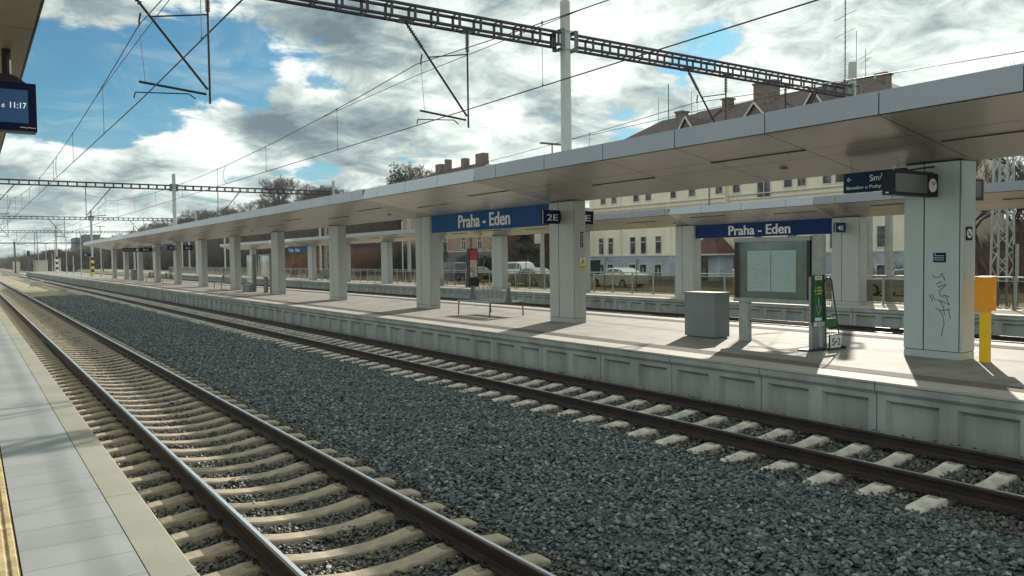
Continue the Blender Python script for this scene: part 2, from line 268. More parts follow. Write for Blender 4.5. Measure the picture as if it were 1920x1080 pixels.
# ------------------------------------------------------------ mesh helpers
ORG = {}
class MB:
    def __init__(s): s.v = []; s.f = []; s.m = []; s.mats = []
    def mi(s, m):
        if m is None: return 0
        if m not in s.mats: s.mats.append(m)
        return s.mats.index(m)
    def add(s, vs, fs, m=None):
        o = len(s.v); k = s.mi(m); s.v += [tuple(p) for p in vs]; s.f += [tuple(i+o for i in f) for f in fs]; s.m += [k]*len(fs); return s
    def box(s, x0, x1, y0, y1, z0, z1, m=None):
        x0, x1 = min(x0, x1), max(x0, x1); y0, y1 = min(y0, y1), max(y0, y1); z0, z1 = min(z0, z1), max(z0, z1)
        return s.add([(x0, y0, z0), (x1, y0, z0), (x1, y1, z0), (x0, y1, z0), (x0, y0, z1), (x1, y0, z1), (x1, y1, z1), (x0, y1, z1)],
                     [(0, 3, 2, 1), (4, 5, 6, 7), (0, 1, 5, 4), (1, 2, 6, 5), (2, 3, 7, 6), (3, 0, 4, 7)], m)
    def tube(s, a, b, r, n=6, m=None, r2=None, cap=True):
        a, b = Vector(a), Vector(b); d = (b-a)
        if d.length < 1e-6: return s
        d.normalize(); u = d.cross(Vector((0, 0, 1)) if abs(d.z) < .95 else Vector((1, 0, 0))).normalized(); v = d.cross(u); r2 = r if r2 is None else r2
        vs = [a+(u*math.cos(2*math.pi*i/n)+v*math.sin(2*math.pi*i/n))*r for i in range(n)] + [b+(u*math.cos(2*math.pi*i/n)+v*math.sin(2*math.pi*i/n))*r2 for i in range(n)]
        fs = [(i, (i+1) % n, n+(i+1) % n, n+i) for i in range(n)]
        if cap: fs += [tuple(range(n))[::-1], tuple(range(n, 2*n))]
        return s.add(vs, fs, m)
    def path(s, pts, r, n=6, m=None):
        for a, b in zip(pts[:-1], pts[1:]): s.tube(a, b, r, n, m)
        return s
    def bar(s, a, b, w_, h, m=None):          # rectangular bar between two points
        a, b = Vector(a), Vector(b); d = (b-a).normalized(); u = d.cross(Vector((0, 0, 1)) if abs(d.z) < .95 else Vector((0, 1, 0))).normalized(); v = u.cross(d)
        vs = [p+u*sx*w_/2+v*sz*h/2 for p in (a, b) for sx, sz in ((-1, -1), (1, -1), (1, 1), (-1, 1))]
        return s.add(vs, [(0, 1, 2, 3)[::-1], (4, 5, 6, 7), (0, 1, 5, 4), (1, 2, 6, 5), (2, 3, 7, 6), (3, 0, 4, 7)], m)
    def prism(s, prof, y0, y1, m=None, axis='y'):   # profile of (x,z) (axis y) or (y,z) (axis x) or (x,y) (axis z)
        n = len(prof)
        P = {'y': lambda p, t: (p[0], t, p[1]), 'x': lambda p, t: (t, p[0], p[1]), 'z': lambda p, t: (p[0], p[1], t)}[axis]
        vs = [P(p, y0) for p in prof] + [P(p, y1) for p in prof]
        return s.add(vs, [(i, (i+1) % n, n+(i+1) % n, n+i) for i in range(n)] + [tuple(range(n))[::-1], tuple(range(n, 2*n))], m)
    def build(s, name, m=None, parent=None, smooth=False, fix=True):
        o0 = Vector((0, 0, 0)) if parent is None else ORG[parent.name]
        me = bpy.data.meshes.new(name); me.from_pydata([(p[0]-o0.x, p[1]-o0.y, p[2]-o0.z) for p in s.v], [], s.f)
        mats = s.mats if s.mats else [m]
        for k in mats: me.materials.append(MT[k])
        if s.mats: me.polygons.foreach_set('material_index', s.m)
        me.update()
        if fix and len(s.f) < 60000:
            bm = bmesh.new(); bm.from_mesh(me); bmesh.ops.recalc_face_normals(bm, faces=bm.faces); bm.to_mesh(me); bm.free()
        if smooth: me.polygons.foreach_set('use_smooth', [True]*len(me.polygons))
        o = bpy.data.objects.new(name, me); COL.objects.link(o); ORG[o.name] = o0.copy()
        if parent is not None: o.parent = parent
        return o
def tag(o, label=None, cat=None, group=None, kind=None):
    if label: o['label'] = label
    if cat: o['category'] = cat
    if group: o['group'] = group
    if kind: o['kind'] = kind
    return o
def root(name, loc, label, cat, group=None):
    o = bpy.data.objects.new(name, None); COL.objects.link(o); o.location = loc; ORG[o.name] = Vector(loc); o.empty_display_size = 0.2
    return tag(o, label, cat, group)
def copy_tree(o, loc=None, label=None, parent=None, rz=None, scale=None):
    c = o.copy(); COL.objects.link(c); c.parent = parent; ORG[c.name] = Vector(loc) if loc is not None else ORG[o.name].copy()
    if loc is not None: c.location = loc
    if label: c['label'] = label
    if rz is not None: c.rotation_euler = (0, 0, rz)
    if scale is not None: c.scale = (scale,)*3
    for ch in list(o.children): copy_tree(ch, parent=c)
    return c
def text(body, size, at, face, m, parent, name='lettering', xs=1.0, bold=0.0, align='LEFT', depth=0.004, width=None):
    cu_ = bpy.data.curves.new('t', 'FONT'); cu_.body = body; cu_.size = size; cu_.offset = min(bold, size*(.012 if size > .4 else .004)); cu_.align_x = align; cu_.align_y = 'BOTTOM_BASELINE'; cu_.extrude = depth
    to = bpy.data.objects.new('t', cu_); COL.objects.link(to); dg = bpy.context.evaluated_depsgraph_get()
    me = bpy.data.meshes.new_from_object(to.evaluated_get(dg)); bpy.data.objects.remove(to); me.name = name
    o0 = ORG[parent.name] if parent is not None else Vector((0, 0, 0)); at = Vector(at)-o0
    ax, ay, az = {'x-': (Vector((0, -1, 0)), Vector((0, 0, 1)), Vector((-1, 0, 0))), 'y-': (Vector((1, 0, 0)), Vector((0, 0, 1)), Vector((0, -1, 0)))}[face]
    if width: xs = width/max(1e-6, max(v.co.x for v in me.vertices)-min(v.co.x for v in me.vertices))
    for v in me.vertices: v.co = at + ax*v.co.x*xs + ay*v.co.y + az*(v.co.z)
    n0 = len(me.vertices); co = [v.co.copy() for v in me.vertices]; fa_ = [tuple(p.vertices) for p in me.polygons]
    V_ = []; F_ = []
    hv = .016 if size > .4 else (.009 if size > .2 else .005)
    for k_, dx in enumerate((-hv, 0, hv)):
        V_ += [c+ax*dx*size+az*(.0006*k_) for c in co]; F_ += [tuple(i+n0*k_ for i in f) for f in fa_]
    me = bpy.data.meshes.new(name); me.from_pydata([v[:] for v in V_], [], F_)
    me.materials.append(MT[m]); me.update()
    o = bpy.data.objects.new(name, me); COL.objects.link(o); ORG[o.name] = o0.copy(); o.parent = parent
    return o

# ------------------------------------------------------------ levels and lines
T1, T2, T3, T4 = 2.746, 9.077, 18.75, 24.9      # track centres (x); tracks run along +Y, rail top of T1/T2 z=0
PZ = 0.55; P3Z = 0.37
E1, E2, E2b, E3 = 1.05, 10.53, 16.9, 26.6        # platform edges
G0, GS = 17.6, 51.8                              # gantries
def terr(x, y):
    z = -0.62
    if x > 29.3: z = min(0.12, -0.62+(x-29.3)*0.6)
    a = max(0.0, min(1.0, (y-122)/25.0)); far = max(0.0, x-57)*0.62*a
    b = max(0.0, min(1.0, (30-y)/6.0)); near = max(0.0, x-46)*0.32*b
    far = min(far, 13.0)*max(.25, min(1.0, 1-(y-420)/600.0)); near = min(near, 4.6)
    return z+max(far, near)

# ground sheet to the horizon
def ground():
    xs = sorted(set([-3000, -1200, -500, -200, -100, -60, -30, -10, 0, 10, 20, 28, 29.3, 30.6, 34, 38, 42, 46]+list(np.arange(48, 110, 2.5))+[120, 150, 220, 400, 900, 3000]))
    ys = sorted(set([-3000, -1000, -300, -100, -50, -20]+list(np.arange(-10, 260, 5.0))+[300, 360, 450, 600, 900, 1500, 3000]))
    mb = MB(); nx = len(xs)
    vs = [(x, y, terr(x, y)+(0.35*math.sin(x*.7+y*.31)*math.cos(y*.23) if terr(x, y) > .3 else 0)) for y in ys for x in xs]
    fs = []; ms = []
    for j in range(len(ys)-1):
        for i in range(nx-1):
            fs.append((j*nx+i, j*nx+i+1, (j+1)*nx+i+1, (j+1)*nx+i))
    mb.v = vs; mb.f = fs; mb.m = []
    for f in fs:
        x = sum(vs[k][0] for k in f)/4; y = sum(vs[k][1] for k in f)/4; z = max(vs[k][2] for k in f)
        mb.m.append(mb.mi('hill' if z > 0.4 else ('asphalt' if 43 < x < 54 and y > 20 else 'verge')))
    tag(mb.build('ground', fix=False), kind='structure')
ground()

# ballast beds (sheets with stepped height)
def strip(name, xz, y0, y1, m, kind='structure', step=2.0, label=None, jitter=0.012):
    ys = list(np.arange(y0, min(y1, 60)+.01, step/2)) + ([y1] if y1 > 60 else [])
    mb = MB(); n = len(xz)
    vs = [(x, y, z+rnd.uniform(-jitter, jitter)) for y in ys for x, z in xz]
    fs = [(j*n+i, j*n+i+1, (j+1)*n+i+1, (j+1)*n+i) for j in range(len(ys)-1) for i in range(n-1)]
    mb.add(vs, fs); return tag(mb.build(name, m, fix=False), kind=kind)
strip('track_bed', [(1.05, -.315), (1.45, -.285), (2.0, -.262), (2.746, -.30), (3.5, -.262), (4.05, -.28), (4.5, -.25), (5.5, -.23), (6.5, -.225), (7.6, -.255), (8.3, -.262), (9.077, -.30), (9.83, -.262), (10.3, -.25), (10.6, -.22)], -6, 72, 'ballast_bed')
strip('track_bed', [(1.05, -.33), (4.3, -.31)], 72, 420, 'sand_bed', jitter=.005)
strip('track_bed', [(4.3, -.31), (7.6, -.26)], 72, 420, 'grey_bed', jitter=.005)
strip('track_bed', [(7.6, -.26), (10.6, -.24), (13.9, -.24)], 72, 420, 'grey_bed', jitter=.005)
strip('track_bed', [(16.9, -.45), (20, -.42), (22.5, -.46), (24, -.47), (26.6, -.42)], -6, 230, 'ballast_bed')

# ------------------------------------------------------------ ballast stones
def stone_protos(k, seed):
    r_ = random.Random(seed); out = []
    for _ in range(k):
        bm = bmesh.new()
        for i in range(11):
            v = Vector((r_.gauss(0, 1), r_.gauss(0, 1), r_.gauss(0, 1))).normalized()
            bm.verts.new((v.x*r_.uniform(.8, 1.1), v.y*r_.uniform(.6, .9), v.z*r_.uniform(.42, .7)))
        res = bmesh.ops.convex_hull(bm, input=bm.verts)
        junk = [g for g in res['geom_interior'] if isinstance(g, bmesh.types.BMVert)]
        if junk: bmesh.ops.delete(bm, geom=junk, context='VERTS')
        bmesh.ops.triangulate(bm, faces=bm.faces); bm.verts.index_update()
        out.append((np.array([v.co[:] for v in bm.verts], dtype=np.float32), np.array([[v.index for v in f.verts] for f in bm.faces], dtype=np.int32)))
        bm.free()
    return out
PROTO = stone_protos(10, 5)
def stones(name, pts, size, m, seed, label):
    """pts: (n,3) positions; size: (n,) radii"""
    rg = np.random.default_rng(seed); n = len(pts); V = []; F = []; T = []; base = 0; which = rg.integers(0, len(PROTO), n)
    for k, (pv, pf) in enumerate(PROTO):
        idx = np.where(which == k)[0]; c = len(idx)
        if not c: continue
        a = rg.uniform(0, 2*np.pi, c); tx = rg.normal(0, .35, c); ty = rg.normal(0, .35, c)
        ca, sa = np.cos(a), np.sin(a); cx, sx = np.cos(tx), np.sin(tx); cy, sy = np.cos(ty), np.sin(ty)
        Rz = np.zeros((c, 3, 3)); Rz[:, 0, 0] = ca; Rz[:, 0, 1] = -sa; Rz[:, 1, 0] = sa; Rz[:, 1, 1] = ca; Rz[:, 2, 2] = 1
        Rx = np.zeros((c, 3, 3)); Rx[:, 0, 0] = 1; Rx[:, 1, 1] = cx; Rx[:, 1, 2] = -sx; Rx[:, 2, 1] = sx; Rx[:, 2, 2] = cx
        Ry = np.zeros((c, 3, 3)); Ry[:, 1, 1] = 1; Ry[:, 0, 0] = cy; Ry[:, 0, 2] = sy; Ry[:, 2, 0] = -sy; Ry[:, 2, 2] = cy
        Rm = Ry@Rx@Rz
        v = np.einsum('cij,vj->cvi', Rm, pv)*size[idx][:, None, None] + pts[idx][:, None, :]
        nv = len(pv); f = pf[None]+(np.arange(c)*nv)[:, None, None]+base
        V.append(v.reshape(-1, 3)); F.append(f.reshape(-1, 3)); T.append(np.repeat(rg.beta(1.5, 2.2, c), nv)); base += c*nv
    V = np.concatenate(V).astype(np.float32); F = np.concatenate(F).astype(np.int32); T = np.concatenate(T).astype(np.float32)
    me = bpy.data.meshes.new(name); me.vertices.add(len(V)); me.loops.add(F.size); me.polygons.add(len(F))
    me.vertices.foreach_set('co', V.ravel()); me.loops.foreach_set('vertex_index', F.ravel())
    me.polygons.foreach_set('loop_start', np.arange(len(F), dtype=np.int32)*3); me.polygons.foreach_set('loop_total', np.full(len(F), 3, dtype=np.int32))
    at = me.attributes.new('tint', 'FLOAT', 'POINT'); at.data.foreach_set('value', T)
    me.materials.append(MT[m]); me.update(calc_edges=True); me.polygons.foreach_set('use_smooth', np.zeros(len(F), dtype=bool))
    o = bpy.data.objects.new(name, me); COL.objects.link(o); tag(o, label, 'gravel', kind='stuff'); return o
def bedz(x, track):
    xs = [1.05, 1.45, 2.0, 2.35, 2.746, 3.15, 3.5, 4.05, 4.5, 5.5, 6.5, 7.6, 8.32, 8.7, 9.077, 9.45, 9.83, 10.3, 10.6]; zs = [-.30, -.27, -.243, -.262, -.285, -.262, -.243, -.262, -.235, -.215, -.21, -.238, -.243, -.262, -.285, -.262, -.243, -.235, -.20]
    return np.interp(x, xs, zs)
def scatter(x0, x1, y0, y1, dens, r0, r1, seed, layers=1):
    rg = np.random.default_rng(seed); P_ = []; S_ = []
    for l in range(layers):
        n = int((x1-x0)*(y1-y0)*dens); x = rg.uniform(x0, x1, n); y = rg.uniform(y0, y1, n)
        # keep only what the view cone (with a margin) can see
        keep = (x < 0.86*y+7.2) & (y > 2.2)
        x, y = x[keep], y[keep]
        z = bedz(x, 0)+rg.uniform(-.020, .022, len(x)) + 0.016*np.sin(x*5+y*2.1)*np.sin(y*3.7-x)
        P_.append(np.stack([x, y, z], 1)); S_.append(rg.uniform(r0, r1, len(x))*np.where(rg.random(len(x)) < .08, 1.35, 1.0))
    return np.concatenate(P_), np.concatenate(S_)
p, s = scatter(4.15, 7.75, 2.4, 22, 760, .022, .044, 1); stones('ballast', p, s, 'stones', 2, 'dark bluish grey crushed stone ballast heaped between the two near tracks')
p, s = scatter(4.15, 7.75, 22, 46, 430, .028, .044, 3); stones('ballast', p, s, 'stones', 4, 'dark grey ballast stretching away between the two near tracks')
p, s = scatter(4.15, 7.75, 46, 72, 170, .045, .065, 13); stones('ballast', p, s, 'stones', 14, 'distant dark grey ballast patch between the two near tracks')
p, s = scatter(1.06, 4.15, 2.4, 24, 850, .018, .034, 5); stones('ballast', p, s, 'stones_warm', 6, 'dusty brownish grey ballast between the sleepers of the nearest track')
p, s = scatter(1.06, 4.15, 24, 50, 300, .026, .038, 7); stones('ballast', p, s, 'stones_warm', 8, 'dusty ballast between the distant sleepers of the nearest track')
p, s = scatter(7.75, 10.56, 2.2, 26, 800, .020, .038, 9); stones('ballast', p, s, 'stones_brown', 10, 'dark ballast under the track that runs along the island platform')
p, s = scatter(7.75, 10.56, 26, 60, 280, .028, .044, 11); stones('ballast', p, s, 'stones', 12, 'distant dark ballast under the track along the island platform')
# heap of stones against the island platform wall
rg = np.random.default_rng(21); n = 5200; y = 2.4+57.6*rg.random(n)**1.6; x = 10.56-np.abs(rg.normal(0, .13, n)); z = -.17-(10.56-x)*.35+rg.uniform(-.02, .02, n)
stones('ballast', np.stack([x, y, z], 1), rg.uniform(.022, .04, n), 'stones', 22, 'ridge of dark stones heaped along the foot of the island platform wall')
rg = np.random.default_rng(23); n = 3500; y = 8+60*rg.random(n)**1.4; x = E3-.02-np.abs(rg.normal(0, .2, n)); z = -.28-(E3-x)*.25+rg.uniform(-.03, .02, n)
stones('ballast', np.stack([x, y, z], 1), rg.uniform(.03, .055, n), 'stones', 24, 'dark stones along the foot of the far platform wall')

# ------------------------------------------------------------ rails
def rail_prof(cx, zt, s=1):
    pts = [(-.075, -.172), (.075, -.172), (.075, -.160), (.020, -.142), (.009, -.128), (.009, -.052), (.036, -.038), (.036, -.012), (.030, -.0025), (-.006, 0), (-.030, -.003), (-.036, -.012), (-.036, -.038), (-.009, -.052), (-.009, -.128), (-.020, -.142), (-.075, -.160)]
    return [(cx+x*s, zt+z) for x, z in pts]
def rail(cx, zt, y0, y1, label):
    mb = MB(); pr = rail_prof(cx, zt); n = len(pr); top = {7, 8}
    vs = [(x, y0, z) for x, z in pr]+[(x, y1, z) for x, z in pr]
    for i in range(n):
        mm = 'rail_head' if i in top else ('rail_head_shaded' if i in (9,) else 'rail_side')  # polished steel on the sun side only, painting the bright line on every rail
        mb.add([vs[i], vs[(i+1) % n], vs[n+(i+1) % n], vs[n+i]], [(0, 1, 2, 3)], mm)
    o = mb.build('rail', fix=False); tag(o, label, 'rail', 'rails of the four tracks'); return o
HG = 0.7535
rail(T1-HG, 0, -6, 420, 'left rail of the nearest track, beside the grey platform, shiny worn top')
rail(T1+HG, 0, -6, 420, 'right rail of the nearest track, beside the dark ballast')
rail(T2-HG, 0, -6, 420, 'near rail of the second track, facing the wide dark ballast')
rail(T2+HG, 0, -6, 420, 'rail lying closest to the island platform wall')
for i, (t, zz, nm) in enumerate(((T3, -.08, 'third'), (T4, -.18, 'fourth'))):
    rail(t-HG, zz, -6, 230, 'near rail of the %s track behind the island platform' % nm)
    rail(t+HG, zz, -6, 230, 'far rail of the %s track behind the island platform' % nm)

# ------------------------------------------------------------ sleepers
def sleeper_mesh(name, m):
    # stations along x: (x, top z, half width top)
    st = [(-1.3, -.235, .085), (-1.26, -.215, .10), (-1.05, -.200, .105), (-.92, -.180, .105), (-.60, -.180, .105), (-.42, -.212, .10), (-.2, -.235, .095), (0, -.238, .095)]
    st = st+[(-x, z, w_) for x, z, w_ in st[-2::-1]]
    mb = MB(); vs = []; fs = []
    for x, z, w_ in st: vs += [(x, -w_-.025, z-.16), (x, -w_, z-.014), (x, -w_+.014, z), (x, w_-.014, z), (x, w_, z-.014), (x, w_+.025, z-.16)]
    for i in range(len(st)-1):
        for k in range(5): fs.append((i*6+k, (i+1)*6+k, (i+1)*6+k+1, i*6+k+1))
    fs += [tuple(range(6)), tuple(range((len(st)-1)*6, len(st)*6))[::-1]]
    mb.add(vs, fs, m)
    return mb
def clip_mb(cx, side):
    mb = MB()
    for sy in (-1, 1):
        pts = []
        for k in range(9):
            a = math.pi*k/8; pts.append((cx+side*(.065+.055*math.sin(a)), sy*(.018+.030*(1-math.cos(a))), -.165+.038*math.sin(a)+(.012 if k < 4 else 0)))
        mb.path(pts, .0075, 5, 'clip')
    mb.box(cx+side*.05, cx+side*.10, -.02, .02, -.172, -.150, 'clip'); mb.tube((cx+side*.08, 0, -.165), (cx+side*.08, 0, -.125), .013, 6, 'clip')
    mb.box(cx+side*.115, cx+side*.165, -.05, .05, -.20, -.170, 'shoulder')
    return mb
def sleepers(cx, m, y_first, n_clip, n, label, grp):
    r0 = root('sleeper', (cx, y_first, 0), label, 'sleeper', grp)
    ORG[r0.name] = Vector((0, 0, 0)); body = sleeper_mesh('sleeper_body', m).build('body', None, r0)
    proto_plain = None
    clips = [clip_mb(sx*HG, sd_).build('rail_clip', None, r0, fix=False) for sx in (-1, 1) for sd_ in (-1, 1)]
    rr = random.Random(int(cx*100))
    for i in range(1, n):
        y = y_first+0.6*i
        if i < n_clip:
            c = copy_tree(r0, (cx+rr.uniform(-.012, .012), y+rr.uniform(-.012, .012), rr.uniform(-.004, .004)), rz=rr.uniform(-.008, .008))
        else:
            c = bpy.data.objects.new('sleeper', body.data); COL.objects.link(c); c.location = (cx+rr.uniform(-.012, .012), y+rr.uniform(-.012, .012), rr.uniform(-.004, .004)); tag(c, label, 'sleeper', grp)
sleepers(T1, 'sleeper_tan', 12.71-0.6*16, 44, 150, 'dusty tan concrete sleeper under the rails of the nearest track', 'tan sleepers of the nearest track')
sleepers(T2, 'sleeper_pale', 18.755-0.6*24, 52, 140, 'pale concrete sleeper under the rails beside the island platform wall', 'pale sleepers of the second track')
mb = MB()
for t, y0, y1, dz in ((T1, 92.5, 170, 0), (T2, 88.5, 170, 0)):
    y = y0
    while y < y1: mb.box(t-1.3, t+1.3, y-.1, y+.1, -.3, -.2+dz, 'sleeper_pale'); y += .6
tag(mb.build('distant_sleepers', fix=False), 'distant pale sleepers blending together under the far tracks', 'sleepers', kind='stuff')
mb = MB()
for t, dz in ((T3, -.08), (T4, -.18)):
    y = -4
    while y < 120: mb.box(t-1.3, t+1.3, y-.12, y+.12, -.3+dz, -.19+dz, 'sleeper_pale'); y += .6
tag(mb.build('hidden_sleepers', fix=False), 'sleepers of the two tracks behind the island platform', 'sleepers', kind='stuff')

# ------------------------------------------------------------ near platform (left)
mb = MB(); mb.box(-4.5, .20-.42, -6, 160, -.6, PZ, 'paving_near'); mb.box(.205, .806, -6, 160, -.6, PZ, 'paving_near')
mb.box(-.22, .205, -6, 160, -.6, PZ-.012, 'seam')
mb.box(.806, .812, -6, 160, -.6, PZ-.012, 'seam'); tag(mb.build('platform_near'), kind='structure')
mb = MB(); pr = [(.812, -.1), (.812, PZ+.002), (E1-.012, PZ+.002), (E1, PZ-.010), (E1, PZ-.16), (E1-.10, PZ-.26), (E1-.10, -.6), (.812, -.6)]
mb.prism(pr, -6, 160, 'coping_near'); tag(mb.build('platform_coping'), kind='structure')
mb = MB(); y = -4.0
while y < 60:
    for k in range(7):
        cx = -.19+k*.060
        mb.prism([(cx-.022, PZ-.012), (cx-.014, PZ+.003), (cx+.014, PZ+.003), (cx+.022, PZ-.012)], y, y+.395, 'cream_tactile')
    mb.box(-.216, .196, y, y+.395, PZ-.014, PZ-.0085, 'cream_tactile'); y += .40
o = mb.build('tactile_strip'); tag(o, kind='structure')
# dark grit specks lying in the grooves
rg = np.random.default_rng(3); n = 420; p = np.stack([rg.uniform(-.19, .19, n), rg.uniform(4.6, 14, n), np.full(n, PZ-.004)], 1)
stones('grit', p, rg.uniform(.002, .0048, n), 'stones', 31, 'dark grit caught in the grooves of the cream tactile strip')

# ------------------------------------------------------------ island platform
def platform_wall(x, zt, y0, y1, label, dirn=-1, zb=-.5, mname='concrete', phase=.45):
    """precast wall facing -X with two recessed fields in each 2 m unit"""
    mb = MB(); xo = x; xi = x-dirn*.0
    y = phase+2*math.floor((y0-phase)/2)
    xw = x-dirn*.055          # wall plane set back under the nosing
    dz = zt-.55
    while y < y1:
        a, b = y+.008, y+1.992
        # nosing with bevel down to the wall plane
        pr = [(x-dirn*.5, zt-.03), (x-dirn*.02, zt-.03), (x, zt-.05), (x-dirn*.004, zt-.13), (xw, zt-.19), (xw, .29+dz), (x-dirn*.5, .29+dz)]
        mb.prism(pr, a, b, mname)
        r1, r2, r3, r4 = y+.125, y+.885, y+1.115, y+1.875
        for (p, q) in ((a, r1), (r2, r3), (r4, b)): mb.box(xw, x-dirn*.5, p, q, zb, .29+dz, mname)
        for (p, q) in ((r1, r2), (r3, r4)):
            xr = xw-dirn*.075
            # recess back, splayed reveals
            mb.add([(xr, p+.05, zb), (xr, q-.05, zb), (xr, q-.05, .235+dz), (xr, p+.05, .235+dz)], [(0, 1, 2, 3)], mname)
            mb.add([(xw, p, zb), (xr, p+.05, zb), (xr, p+.05, .235+dz), (xw, p, .29+dz)], [(0, 1, 2, 3)], mname)
            mb.add([(xw, q, zb), (xr, q-.05, zb), (xr, q-.05, .235+dz), (xw, q, .29+dz)], [(0, 1, 2, 3)], mname)
            mb.add([(xw, p, .29+dz), (xw, q, .29+dz), (xr, q-.05, .235+dz), (xr, p+.05, .235+dz)], [(0, 1, 2, 3)], mname)
        mb.box(xw-dirn*.1, x-dirn*.4, y-.02, y+.02, zb, zt-.05, 'concrete_dark')
        y += 2
    return tag(mb.build('platform_wall', fix=False), label, 'wall')
platform_wall(E2, PZ, -6, 208, 'grey precast concrete wall with paired recessed panels below the island platform edge')
platform_wall(E3, P3Z, -6, 150, 'grey precast concrete wall with recessed panels below the far glass railed platform', phase=1.2)
mb = MB(); mb.box(E2-.012, E2+.50, -6, 208, PZ-.03, PZ+.001, 'coping_far'); mb.box(E2b-.5, E2b+.012, -6, 208, PZ-.03, PZ+.001, 'coping_far'); tag(mb.build('platform_coping'), kind='structure')
mb = MB(); mb.box(E2+.5, E2b-.5, -6, 208, PZ-.06, PZ-.003, 'paving_island'); mb.box(E2+.46, E2b-.02, -6, 208, -.6, PZ-.06, 'concrete'); tag(mb.build('platform_island'), kind='structure')
mb = MB()
for xa in (11.12, E2b-1.02):
    mb.box(xa, xa+.40, -6, 200, PZ-.003, PZ+.0035, 'guide')
    for k in range(5): mb.box(xa+.04+k*.075, xa+.075+k*.075, -6, 120, PZ+.0035, PZ+.0085, 'guide')
tag(mb.build('guidance_strip'), kind='structure')
# far platform
mb = MB(); mb.box(E3-.012, E3+.5, -6, 150, P3Z-.03, P3Z+.001, 'coping_far'); tag(mb.build('platform_coping'), kind='structure')
mb = MB(); mb.box(E3+.5, 29.35, -6, 150, P3Z-.06, P3Z-.003, 'paving_p3'); mb.box(E3+.46, 29.3, -6, 150, -.7, P3Z-.06, 'concrete'); tag(mb.build('platform_far'), kind='structure')

